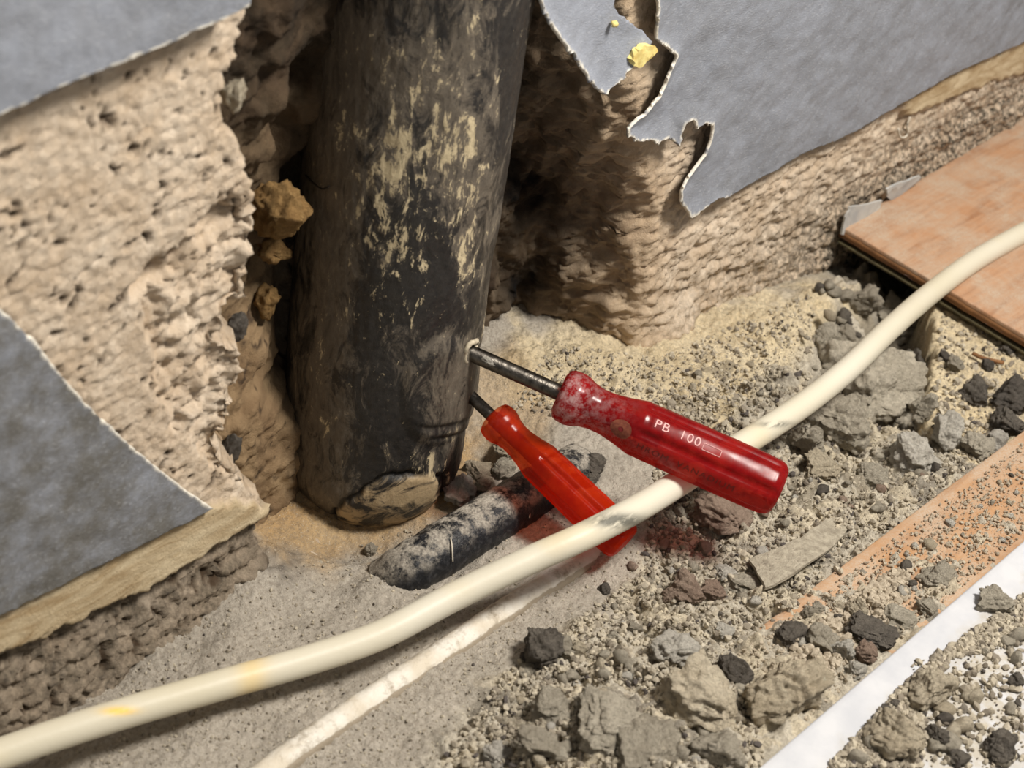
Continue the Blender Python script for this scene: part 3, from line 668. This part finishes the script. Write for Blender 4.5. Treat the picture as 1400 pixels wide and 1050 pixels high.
# ------------------------------------------------------------------ buried black conduit and white conduit
def fpt(px, py, z): return on(px, py, 2, z)
path = spline([fpt(528, 800, -.018), fpt(570, 772, -.006), fpt(645, 726, -.002), fpt(720, 680, -.002), fpt(790, 640, -.009)], 30)
V, tt = tube_verts(path, .0118, 40)
V += (np.stack([perlin(V[:, 0] * 200, V[:, 1] * 200, 3)] * 3, 1)) * .0005
topness = np.repeat(np.sin(tt), len(path)); side = np.repeat(np.cos(tt), len(path))
dustc = np.clip(sstep(.35, .9, topness) * .75 + .25 * sstep(.3, -.6, side), 0, 1)
cond = tag(empty('black_conduit'), 'black dusty conduit half buried in front of the pipe foot', 'conduit')
me = grid_mesh('conduit_tube', V, 40, len(path), wrap=True, attrs=dict(dust=dustc))
bm = bmesh.new(); bm.from_mesh(me); bmesh.ops.holes_fill(bm, edges=[e for e in bm.edges if e.is_boundary], sides=0); bm.to_mesh(me); bm.free()
link('conduit_tube', me, mat_tube(), cond)
MF = mat_simple('pale_fibre', L(196, 188, 172), .7)
for a, b, c in (((616, 735), (618, 748), (619, 768)), ((723, 655), (725, 680), (724, 708))):
    pts = np.array([on(*a, 2, .0075), on(*b, 2, .0062), on(*c, 2, .001)]); tube('clinging_fibre', spline(pts, 6), .00035, 5, MF, cond)
wp = spline([fpt(330, 1085, -.0035), fpt(420, 1018, -.0032), fpt(520, 950, -.0034), fpt(600, 898, -.0046), fpt(700, 830, -.0042), fpt(790, 772, -.0052), fpt(840, 735, -.010)], 40)
V, tt = tube_verts(wp, 0.0058 + .0003 * perlin(np.arange(len(wp)) * .02, np.zeros(len(wp)), 3), 28)
V = V + np.stack([perlin(V[:, 0] * 260, V[:, 1] * 260, 13)] * 3, 1) * .0002
side = np.repeat(np.cos(tt), len(wp)); dd = sstep(.75, 1.0, np.abs(side)) + .3 * np.repeat(perlin(np.arange(len(wp)) * .07, np.zeros(len(wp)), 9)[None], 28, 0).ravel()
o = link('white_conduit', grid_mesh('white_conduit', V, 28, len(wp), wrap=True, attrs=dict(dust=np.clip(dd, 0, 1))), mat_white_pipe())
tag(o, 'white conduit nearly buried in dust running below the cream cable', 'conduit')

# ------------------------------------------------------------------ boards
def slab_board(name, P0, ux, uy, L_, W_, top, thick, mat_top, mat_side, label, cat, bevel=.0006, under=None, nx=60, dust=None, chip=.0):
    root = tag(empty(name, (0, 0, 0)), label, cat)
    P0 = np.asarray(P0, float); ux = np.asarray(ux, float); uy = np.asarray(uy, float)
    n = nx; m_ = max(8, int(nx * W_ / L_)); U, Vv = np.meshgrid(np.linspace(0, 1, n), np.linspace(0, 1, m_), indexing='ij')
    px_ = P0[0] + ux[0] * U * L_ + uy[0] * Vv * W_; py_ = P0[1] + ux[1] * U * L_ + uy[1] * Vv * W_
    layers = [('face', 0, thick * .35, mat_top)] + ([('core', thick * .35, thick, mat_side)] if not under else [('core', thick * .35, thick * .82, mat_side), ('underlay', thick * .82, thick, under)])
    for nm, t0, t1, mt in layers:
        inset = 0 if nm == 'face' else .0003
        top_ = np.stack([px_, py_, np.full(U.shape, top - t0)], -1).reshape(-1, 3)
        e = chip * (perlin(px_ * 160, py_ * 160, 7) + .5 * perlin(px_ * 500, py_ * 500, 8)) if chip else 0
        if chip:
            ed = np.minimum(np.minimum(U, 1 - U) * L_, np.minimum(Vv, 1 - Vv) * W_) < 1e-6
            top_[:, 0] += (ed * e).ravel(); top_[:, 1] += (ed * e).ravel()
        me = grid_mesh(nm, top_, n, m_, attrs=dict(dust=np.ones(U.shape) if dust is None else dust(px_, py_)))
        o = link(nm, me, mt, root)
        s = o.modifiers.new('thickness', 'SOLIDIFY'); s.thickness = t1 - t0; s.offset = -1
        if nm == 'face': bv = o.modifiers.new('edge', 'BEVEL'); bv.width = bevel; bv.segments = 2; bv.limit_method = 'ANGLE'
    return root
WOOD1 = mat_wood('reddish_wood', L(166, 124, 92), L(188, 146, 112), L(140, 96, 66))
WOOD2 = mat_wood('orange_wood', L(164, 122, 84), L(182, 140, 100), L(146, 102, 66))
CORE = mat_simple('board_core', L(140, 98, 60), .8, var=L(110, 76, 48), scale=120, bump=.0005)
UNDER = mat_simple('underlay', L(92, 84, 58), .9, var=L(70, 64, 44), scale=160, bump=.0006)
tz = .004
a = on(1148, 316, 2, tz); e_ = on(1400, 466, 2, tz); far = on(1400, 166, 2, tz)
ux = (far - a)[:2] / np.linalg.norm((far - a)[:2]); uy = (e_ - a)[:2] / np.linalg.norm((e_ - a)[:2])
slab_board('floor_board', a, ux, uy, .32, .20, tz, .0095, WOOD1, CORE, 'reddish brown floor board with sawn end, lying along the wall under the cable', 'board', under=UNDER, chip=.0004, nx=120)
tz = .0
a2 = on(1400, 588, 2, tz); b2 = on(1000, 886, 2, tz); ux2 = (b2 - a2)[:2] / np.linalg.norm((b2 - a2)[:2]); st2 = a2[:2] - ux2 * .14
perp = np.array([-ux2[1], ux2[0]]); perp = perp if perp[1] < 0 else -perp
slab_board('floor_board', [st2[0], st2[1]], ux2, perp, .45, .075, tz, .009, WOOD2, CORE, 'orange floor board strewn with grit and stones between screed and white board', 'board', chip=.0003, nx=140)
tz = .014
a3 = on(1400, 738, 2, tz); b3 = on(1036, 1050, 2, tz); ux3 = (b3 - a3)[:2] / np.linalg.norm((b3 - a3)[:2]); st3 = a3[:2] - ux3 * .16
perp3 = np.array([-ux3[1], ux3[0]]); perp3 = perp3 if perp3[1] < 0 else -perp3
MT = mat_tile()
def tdust(x, y):
    dd = (x - a3[0]) * perp3[0] + (y - a3[1]) * perp3[1]; return sstep(.012, .022, dd + .006 * fbm(x * 70, y * 70, 3, 3)) * sstep(.10, .05, dd) * .9
slab_board('white_board', [st3[0], st3[1]], ux3, perp3, .50, .14, tz, .012, MT, MT, 'white flat board in the near corner with grey grit spread over it', 'board', bevel=.0012, dust=tdust, nx=160)

# grey scraps standing between wall and plank, and the flake
MSCR = mat_simple('grey_scrap', L(168, 170, 170), .7, var=L(190, 188, 182), scale=90)
def scrap(name, pts, axis, vals, th, mat, label, cat):
    bm = bmesh.new(); vs = [bm.verts.new(on(a, b, axis, v)) for (a, b), v in zip(pts, vals)]
    f = bm.faces.new(vs); bmesh.ops.triangulate(bm, faces=[f]); bmesh.ops.subdivide_edges(bm, edges=bm.edges[:], cuts=2, use_grid_fill=True)
    rs = random.Random(3)
    for v in bm.verts: v.co += Vector((rs.uniform(-1, 1), rs.uniform(-1, 1), rs.uniform(-1, 1))) * .0004
    me = bpy.data.meshes.new(name); bm.to_mesh(me); bm.free(); o = link(name, me, mat)
    s = o.modifiers.new('thickness', 'SOLIDIFY'); s.thickness = th; s.offset = 0
    return tag(o, label, cat)
scrap('wallpaper_scrap', [(1150, 320), (1155, 296), (1162, 282), (1180, 280), (1205, 274), (1200, 288), (1165, 322)], 1, [-.006, -.006, -.006, -.006, -.006, -.005, -.005], .0012, MSCR, 'grey wallpaper scrap behind the corner of the reddish plank', 'scrap')
scrap('wallpaper_scrap', [(1212, 268), (1212, 258), (1230, 249), (1258, 240), (1256, 247), (1220, 276)], 1, [-.005, -.006, -.006, -.006, -.005, -.004], .0012, MSCR, 'narrow grey wallpaper scrap between wall and plank, further along than the corner one', 'scrap')
MFL = mat_simple('mortar_skin', L(182, 173, 154), .9, var=L(142, 133, 117), scale=260, bump=.0016)
scrap('mortar_flake', [(1024, 766), (1060, 752), (1096, 736), (1128, 712), (1150, 708), (1158, 726), (1140, 748), (1104, 772), (1076, 790), (1046, 806), (1036, 786)], 2, [.003, .003, .002, -.003, -.006, -.005, -.001, .004, .006, .006, .005], .0016, MFL, 'flat pale mortar flake lying on the rubble beside the orange board', 'flake')
MYEL = mat_simple('yellow_chip', L(236, 222, 150), .7, var=L(206, 180, 104), scale=200)
scrap('plaster_chip', [(862, 80), (870, 66), (880, 60), (893, 62), (895, 70), (880, 84), (872, 91), (864, 88)], 1, [-.013] * 8, .003, MYEL, 'pale yellow plaster chip hanging between the torn grey flaps', 'chip')
p = on(840, 33, 1, -.012); tag(lump('plaster_crumb', p, (.0017,) * 3, MYEL, 51, sub=2), 'tiny yellow plaster crumb stuck to the pointed grey flap', 'crumb')
hk = np.array([on(a, b, 1, -.0015) for a, b in [(1228, 176), (1230, 186), (1236, 188), (1241, 182), (1240, 172), (1244, 160)]])
tag(tube('fibre_loop', spline(hk, 6), .0007, 6, MF), 'small pale fibre loop hanging from a hole under the right grey sheet', 'fibre')
tw = np.array([fpt(1330, 483, -.0055), fpt(1345, 490, -.005), fpt(1372, 496, -.0055)]); tag(tube('twig', spline(tw, 6), .0011, 6, CORE), 'thin brown wood splinter on the beige screed below the plank', 'splinter')

# ------------------------------------------------------------------ cream cable
CP = [(-90, 1068, .008), (0, 1031, .009), (150, 981, .011), (300, 937, .012), (420, 903, .013), (520, 868, .016), (620, 816, .022), (720, 768, .030), (800, 732, .036), (880, 690, .036), (960, 640, .033), (1030, 598, .031), (1100, 552, .028), (1160, 504, .024), (1215, 451, .019), (1270, 403, .0135), (1330, 358, .0115), (1400, 318, .0105), (1490, 272, .0105)]
cp = spline([on(a, b, 2, z) for a, b, z in CP], 24)
V, tt = tube_verts(cp, .0060, 32); vx, vy = project(V)
yel = np.exp(-((vx - 163) / 22) ** 2 - ((vy - 972) / 5) ** 2) * 1.2 + .35 * np.exp(-((vx - 345) / 20) ** 2)
scf = np.exp(-((vx - 845) / 34) ** 2 - ((vy - 712) / 9) ** 2) * 1.6 + np.exp(-((vx - 1060) / 25) ** 2 - ((vy - 580) / 4) ** 2)
cab = link('power_cable', grid_mesh('power_cable', V, 32, len(cp), wrap=True, attrs=dict(yellow=np.clip(yel, 0, 1), scuff=np.clip(scf, 0, 1))), mat_cable())
tag(cab, 'thick cream cable crossing the whole floor, over the plank and under the upper screwdriver', 'cable')

# ------------------------------------------------------------------ screwdrivers
STEEL = mat_simple('dusty_steel', L(120, 114, 106), .34, 1.0, var=L(70, 66, 62), scale=300, bump=.0002)
DSTEEL = mat_simple('tang_steel', L(70, 40, 34), .5, .6)
LET = mat_simple('white_print', L(224, 172, 168), .7); LETD = mat_simple('pressed_lettering', L(84, 18, 14), .6)
def frame(d):
    d = np.asarray(d, float); d /= np.linalg.norm(d); v = CAM - np.array([.15, -.08, .04]); v = v - (v @ d) * d; v /= np.linalg.norm(v); return d, v, np.cross(d, v)
def handle_profile(t, R0):
    ts = [0, .012, .03, .07, .10, .13, .17, .22, .28, .335, .36, .40, .55, .75, .90, .95, .975, .99, 1.0]
    rs = [.60, .80, .86, .89, .84, .74, .69, .70, .78, .88, .95, .975, .985, 1.0, 1.0, .97, .88, .74, .0]
    return np.interp(t, ts, rs) * R0
def screwdriver(tip, h0, h1, R0, rs, mat, label, dustf, texts=None, spin=0.0):
    root = tag(empty('screwdriver', tip), label, 'screwdriver'); tip = np.asarray(tip)
    h0 = np.asarray(h0); h1 = np.asarray(h1); L_ = np.linalg.norm(h1 - h0); d, v, w = frame(h1 - h0)
    lo = lambda P: P - tip
    n = 34; sh = np.array([tip - d * .018 + (h0 + d * .003 - tip + d * .018) * k / n for k in range(n + 1)])
    rr = np.full(n + 1, rs); o = tube('shaft', lo(sh), rr, 20, STEEL, root)
    bl = np.array([h0 + d * L_ * k for k in np.linspace(.01, .46, 12)]); tube('tang', lo(bl), np.full(12, rs * 1.25), 14, DSTEEL, root)
    nt, ns = 150, 96
    t = np.unique(np.concatenate([np.linspace(0, .96, nt), np.linspace(.96, 1.0, 16)])); ph = np.linspace(0, 2 * np.pi, ns, endpoint=False)
    PH, TT = np.meshgrid(ph, t, indexing='ij')
    rad = handle_profile(TT, R0)
    body = sstep(.33, .39, TT) * sstep(1.0, .93, TT)
    k = 6; a = (PH + spin) % (2 * np.pi / k) - np.pi / k
    flat = np.cos(np.pi / k) / np.cos(a)                       # hexagon
    rad = rad * (1 + body * ((flat - 1) * .60 + .02)) - body * R0 * .15 * np.exp(-((np.abs(a) - np.pi / k) / .14) ** 2)
    rad = rad * (1 + .006 * perlin(PH * 3, TT * 14, 3))
    c = h0[None, None] + d * (TT * L_)[..., None] + (np.cos(PH)[..., None] * v + np.sin(PH)[..., None] * w) * rad[..., None]
    du = dustf(TT, np.cos(PH), np.sin(PH))
    hd = link('handle', grid_mesh('handle', lo(c).reshape(-1, 3), ns, len(t), wrap=True, attrs=dict(dust=du)), mat, root)
    hd.data.flip_normals()
    for (s, t0, ang, size, mt, sp) in texts or []:
        cu = bpy.data.curves.new('lettering', 'FONT'); cu.body = s; cu.size = size; cu.extrude = 0; cu.offset = -size * .004; cu.space_character = sp
        cu.align_y = 'CENTER'
        ob = bpy.data.objects.new('lettering', cu); COL.objects.link(ob); dg = bpy.context.evaluated_depsgraph_get(); dg.update()
        me = bpy.data.meshes.new_from_object(ob.evaluated_get(dg)); bpy.data.objects.remove(ob)
        bm = bmesh.new(); bm.from_mesh(me); bmesh.ops.subdivide_edges(bm, edges=bm.edges[:], cuts=1)
        for vt in bm.verts:
            x, y = vt.co.x, vt.co.y; A = -(ang + y / R0); T_ = t0 + x / L_
            a_ = (A + spin) % (2 * np.pi / k) - np.pi / k; fl = np.cos(np.pi / k) / np.cos(a_)
            r_ = float(handle_profile(T_, R0)) * (1 + ((fl - 1) * .60 + .02)) - R0 * .15 * math.exp(-((abs(a_) - math.pi / k) / .14) ** 2)
            r_ = r_ * 1.006 + .0001
            P = h0 + d * (T_ * L_) + (math.cos(A) * v + math.sin(A) * w) * r_
            vt.co = lo(P)
        bm.to_mesh(me); bm.free(); link('lettering', me, mt, hd)
    return root, hd, (h0, d, v, w, L_)
RED1 = mat_handle('clear_red_handle', (.85, .26, .20), (L(180, 18, 24), L(146, 12, 18)), .5, .64)
RED2 = mat_handle('clear_orange_red_handle', (.93, .40, .22), (L(236, 60, 16), L(212, 34, 12)), .15, .48)
tip1 = pipe_hit(642, 482)[2]; tip1 = np.array([tip1[0], tip1[1], tip1[2]])
e1_ = on(1068, 672, 2, .042)
def at_line(tip, end, px, py):
    """point on the line tip-end closest to the pixel ray"""
    u = end - tip; r = ray(px, py); w0 = tip - CAM; a, b, c = u @ u, u @ r, r @ r; dd, e = u @ w0, r @ w0
    return tip + u * ((b * e - c * dd) / (a * c - b * b))
h1_ = at_line(tip1, e1_, 762, 541)
def dust1(t, c, s): return np.clip(1.1 * np.exp(-((t - .05) / .11) ** 2) * sstep(-.6, .6, c + .4 * s) + .35 * np.exp(-((t - .22) / .08) ** 2) * sstep(0, .8, c) + .30 * np.exp(-((s - .75) / .25) ** 2) * sstep(.9, .5, t), 0, 1)
sd1, hd1, fr1 = screwdriver(tip1, h1_, e1_, .0136, .0036, RED1, 'upper screwdriver with larger dark red clear handle, stuck through the pipe above the cable', dust1,
    [('PB  100', .405, .38, .0062, LET, 1.12), ('CHROM  VANADIUM', .34, -.62, .0046, LETD, 1.2)], spin=.90)
# printed rectangle and round emblem on the upper handle
h0, d, v, w, L_ = fr1
def wrap(t, ang, k=6, spin=.90, R0=.0136):
    a_ = (ang + spin) % (2 * np.pi / k) - np.pi / k; fl = np.cos(np.pi / k) / np.cos(a_)
    b_ = float(sstep(.33, .39, np.array(t)))
    r_ = float(handle_profile(t, R0)) * (1 + b_ * ((fl - 1) * .60 + .02)) - b_ * R0 * .15 * math.exp(-((abs(a_) - math.pi / k) / .14) ** 2)
    return h0 + d * (t * L_) + (math.cos(ang) * v + math.sin(ang) * w) * (r_ * 1.006 + .0001) - np.asarray(tip1)
rect = [(.622, -.20), (.70, -.20), (.70, -.44), (.622, -.44), (.622, -.20)]; rp = []
for (t0, a0), (t1, a1) in zip(rect[:-1], rect[1:]):
    for q in range(6): rp.append(wrap(t0 + (t1 - t0) * q / 6, a0 + (a1 - a0) * q / 6))
rp.append(rp[0]); tube('printed_rectangle', np.array(rp), .00016, 5, LET, hd1, caps=False)
bm = bmesh.new(); ring = []
for j, rr in enumerate((.0012, .0048)):
    ring.append([bm.verts.new(wrap(.29 + rr * math.cos(q) / L_, .34 + rr * math.sin(q) / .0125)) for q in np.linspace(0, 2 * np.pi, 28, endpoint=False)])
for q in range(28): bm.faces.new((ring[0][q], ring[0][(q + 1) % 28], ring[1][(q + 1) % 28], ring[1][q]))
me = bpy.data.meshes.new('emblem'); bm.to_mesh(me); bm.free()
tag(link('emblem', me, mat_simple('worn_emblem', L(132, 74, 52), .8, var=L(96, 40, 30), scale=600), hd1), 'worn round grey brown emblem')
tip2 = pipe_hit(640, 538)[2]
e2_ = on(856, 745, 2, .013)
h2_ = at_line(tip2, e2_, 668, 574)
def dust2(t, c, s): return np.clip(.10 * np.exp(-((t - .05) / .06) ** 2) + 0 * c, 0, 1)
screwdriver(tip2, h2_, e2_, .0102, .0028, RED2, 'lower screwdriver with smaller orange red clear handle, its end under the cable', dust2, spin=.3)
# cement smear on the upper shaft
sp = tip1 + (h1_ - tip1) * .22 + v * .0030; o = lump('cement_smear', sp - tip1, (.0036, .0018, .0014), ST_PALE, 61, sd1, tuple(Vector(d).to_track_quat('X', 'Z').to_euler()), sub=3)

# ------------------------------------------------------------------ loose small stones (individuals), then grit
MARKS = [(1224, 434, 'pale rounded rock in the hole'), (1190, 520, 'largest grey lump in the hole'), (1147, 572, 'craggy lump at the hole'), (1254, 622, 'whitish lump at the screed corner'),
 (1182, 410, 'angular block at the hole back'), (988, 698, 'rosy rock under the upper handle'), (938, 803, 'smooth brown rounded stone'), (1090, 765, 'flat mortar flake'), (743, 886, 'black cinder on the dust'),
 (922, 890, 'whitish lump on the rubble'), (958, 946, 'large pale wedge stone'), (1075, 944, 'large beige crumbly stone'), (832, 990, 'broad grey lump'), (755, 965, 'flat grey lump'), (880, 1022, 'grey lump at the bottom edge'),
 (1190, 862, 'long dark stone on the board'), (1284, 790, 'lone grey rock on the board'), (1234, 741, 'lone dark crumb on the board'), (1160, 831, 'pair of beige pebbles on the board'), (1192, 652, 'rounded grey stone below the hole'),
 (1274, 942, 'beige slab stone on the white board'), (1372, 1022, 'dark round stone in the near corner'), (1225, 1000, 'beige lump on the white board'), (1360, 820, 'grey stone far along the white board'),
 (1000, 480, 'foot of the right wall'), (1364, 606, 'pale stone at the board rim')]
SCAT = []
def relabel():
    keyed = {}
    for o, x, y, tone in SCAT:
        mx, my, nm = min(MARKS, key=lambda m: (m[0] - x) ** 2 + (m[1] - y) ** 2); dx, dy = x - mx, y - my
        rel = ('right of' if dx > 0 else 'left of') if abs(dx) > abs(dy) else ('in front of' if dy > 0 else 'behind')
        keyed.setdefault((tone, rel, nm), []).append((dx * dx + dy * dy, o))
    ordn = ['closest', 'second closest', 'third closest', 'fourth closest', 'fifth closest', 'sixth closest', 'seventh closest', 'eighth closest', 'ninth closest', 'tenth closest', 'eleventh closest', 'twelfth closest']
    for (tone, rel, nm), L_ in keyed.items():
        L_.sort(key=lambda q: q[0])
        for k, (_, o) in enumerate(L_):
            o['label'] = (ordn[k] + ' ' if len(L_) > 1 and k < 12 else '') + 'small %s stone %s the %s' % (tone, rel, nm)
def in_poly(poly, x, y): return float(sdist(poly, np.array([x]), np.array([y]))[0]) < 0
ZONES = [
 ([(900, 690), (1080, 640), (1240, 610), (1300, 650), (1180, 720), (1040, 820), (900, 870), (830, 850)], 74, (4, 11), (G, G, R_, P_, G, D_), 'small loose stone in the rubble strip between screwdriver ends and orange board', 'loose stones in the middle rubble', None),
 ([(1110, 400), (1150, 360), (1240, 410), (1262, 560), (1240, 610), (1100, 620), (1080, 560), (1110, 500)], 44, (5, 13), (G, G, G, D_, B_), 'small stone lying in the hole below the plank end', 'loose stones in the hole', None),
 ([(620, 1050), (690, 940), (860, 880), (1000, 880), (1040, 980), (1010, 1050)], 66, (5, 13), (G, P_, G, B_), 'small stone in the near rubble heap left of the white board', 'loose stones in the near rubble heap', None),
 ([(1090, 850), (1250, 740), (1390, 640), (1395, 720), (1230, 850), (1110, 940)], 36, (4, 10), (G, P_, D_, B_), 'small stone scattered on the orange board', 'loose stones on the orange board', .0),
 ([(1200, 975), (1300, 890), (1395, 825), (1395, 1045), (1145, 1045)], 44, (6, 17), (G, B_, D_, G, B_), 'small stone scattered on the white board', 'loose stones on the white board', .014),
 ([(920, 520), (1060, 460), (1110, 440), (1090, 520), (1000, 580), (930, 590)], 14, (4, 8), (B_, B_, G), 'small beige stone on the sandy slope at the foot of the right wall', 'loose stones at the right wall foot', None),
]
random.seed(11)
for zi, (poly, cnt, (r0, r1), mats, lab, grp, base) in enumerate(ZONES):
    P = np.array(poly); k = 0; tries = 0
    while k < cnt and tries < 5000:
        tries += 1
        x = random.uniform(P[:, 0].min(), P[:, 0].max()); y = random.uniform(P[:, 1].min(), P[:, 1].max())
        if not in_poly(poly, x, y): continue
        r = r0 + (r1 - r0) * random.random() ** 2
        mt = random.choice(mats); o = stone(x, y, r, r * random.uniform(.6, .9), mt, lab, random.randrange(8), grp, base, .2, meshes=SMALL); k += 1
        SCAT.append((o, x, y, {'grey_mortar_stone': 'grey', 'beige_mortar_stone': 'beige', 'dark_clinker': 'dark', 'rosy_stone': 'rosy brown', 'pale_mortar_stone': 'pale'}[mt.name]))
relabel()
# a few countable bigger stones on the white board
for i, (a, b, rx, ry, mt, lab) in enumerate([(1274, 942, 34, 24, B_, 'beige slab stone resting on the white board near its bare edge'), (1372, 1022, 24, 20, D_, 'dark round stone on the white board in the near corner'), (1286, 1006, 18, 14, D_, 'dark pebble on the white board below the beige slab stone'),
     (1225, 1000, 40, 26, B_, 'beige lump on the white board close to the bottom edge'), (1360, 820, 24, 15, G, 'grey stone on the far part of the white board'), (1312, 1036, 14, 11, D_, 'dark pebble at the bottom edge on the white board'), (1390, 930, 10, 10, D_, 'dark speck of stone on the white patch of the board')]):
    stone(a, b, rx, ry, mt, lab, i, base=.014, sink=.15)

def grit(name, mat, spots, label, cat):
    rs = np.random.RandomState(len(spots)); n = len(spots)
    bm = bmesh.new(); bmesh.ops.create_icosphere(bm, subdivisions=1, radius=1); bm.verts.index_update()
    o8 = np.array([v.co for v in bm.verts]); f8 = np.array([[v.index for v in f.verts] for f in bm.faces]); bm.free(); K = len(o8)
    Sp = np.array(spots); q = rs.randn(n, 4); q /= np.linalg.norm(q, axis=1)[:, None]; a, b, c, d = q.T
    Rm = np.stack([1 - 2 * (c * c + d * d), 2 * (b * c - a * d), 2 * (b * d + a * c), 2 * (b * c + a * d), 1 - 2 * (b * b + d * d), 2 * (c * d - a * b), 2 * (b * d - a * c), 2 * (c * d + a * b), 1 - 2 * (b * b + c * c)], -1).reshape(n, 3, 3)
    P = o8[None] * rs.uniform(.62, 1.28, (n, K, 1)) * rs.uniform(.6, 1.2, (n, 1, 3)) * Sp[:, None, 3:4]
    V = np.einsum('nij,nkj->nki', Rm, P) + Sp[:, None, :3]
    Fc = (f8[None] + K * np.arange(n)[:, None, None]).reshape(-1, 3)
    tone = np.repeat(rs.rand(n), K)
    me = raw_mesh(name, V.reshape(-1, 3), Fc, dict(tone=tone), smooth=False)
    return tag(link(name, me, mat), label, cat, None, 'stuff')
def mat_grit():
    m = M('mixed_grit'); t = m.attr('tone'); c = m.mix(m.rng(t, 0, .9), L(124, 115, 102), L(188, 178, 158)); c = m.mix(m.rng(t, .955, .96), c, L(84, 78, 74)); m.color(c); m.bump(m.noise(2600, 3), .0004, .6); return m.m
MGR = mat_grit(); rs = np.random.RandomState(77)
def scatter(poly, n, lo, hi, base=None, sink=.3):
    P = np.array(poly, float); out = []
    while len(out) < n:
        x = rs.uniform(P[:, 0].min(), P[:, 0].max(), 4000); y = rs.uniform(P[:, 1].min(), P[:, 1].max(), 4000)
        keep = sdist(poly, x, y) < 0
        for a, b in zip(x[keep], y[keep]):
            z = 0.0 if base is None else base
            for _ in range(3):
                p = on(a, b, 2, z); z = ground(p[0], p[1]) if base is None else max(base, ground(p[0], p[1]))
            r = lo + (hi - lo) * rs.rand() ** 3
            p = on(a, b, 2, z); out.append((p[0], p[1], z + r * (1 - 2 * sink), r))
            if len(out) >= n: break
    return out
spots = scatter([(905, 540), (1090, 500), (1265, 590), (1400, 570), (1400, 610), (1000, 890), (1050, 1050), (600, 1050), (690, 920), (880, 780)], 17000, .0003, .0019)
spots += scatter([(0, 1045), (360, 790), (650, 690), (880, 720), (880, 790), (600, 1050)], 3000, .00025, .0009)
spots += scatter([(690, 560), (760, 470), (900, 490), (1110, 400), (1120, 480), (920, 600)], 3000, .0003, .0015)
spots += scatter([(1285, 430), (1400, 480), (1400, 580), (1320, 635), (1272, 590)], 900, .0004, .0020)
grit('grit', MGR, spots, 'loose grit and mortar crumbs lying over the floor', 'grit')
spots = scatter([(1010, 895), (1400, 605), (1400, 730), (1100, 985)], 4200, .0002, .0012, .0005) + scatter([(1075, 880), (1250, 760), (1230, 850), (1090, 960)], 1500, .0006, .0026, .0005)
MPG = mat_simple('pale_grit', L(186, 174, 154), .9, var=L(150, 138, 120), scale=900)
grit('grit', MPG, spots, 'fine grit spread over the orange board', 'grit')
spots = scatter([(1130, 1050), (1240, 930), (1330, 862), (1400, 812), (1400, 880), (1300, 900), (1260, 980), (1260, 1050)], 4000, .0004, .0020, .0142) + scatter([(1250, 900), (1400, 850), (1400, 1050), (1200, 1050)], 700, .0005, .0024, .0142)
grit('grit', MGR, spots, 'coarse grit spread over the white board', 'grit')
spots = scatter([(1170, 310), (1400, 175), (1400, 430)], 500, .0002, .0006, .0042)
grit('dust_specks', MGR, spots, 'fine dust specks on the reddish plank', 'dust')
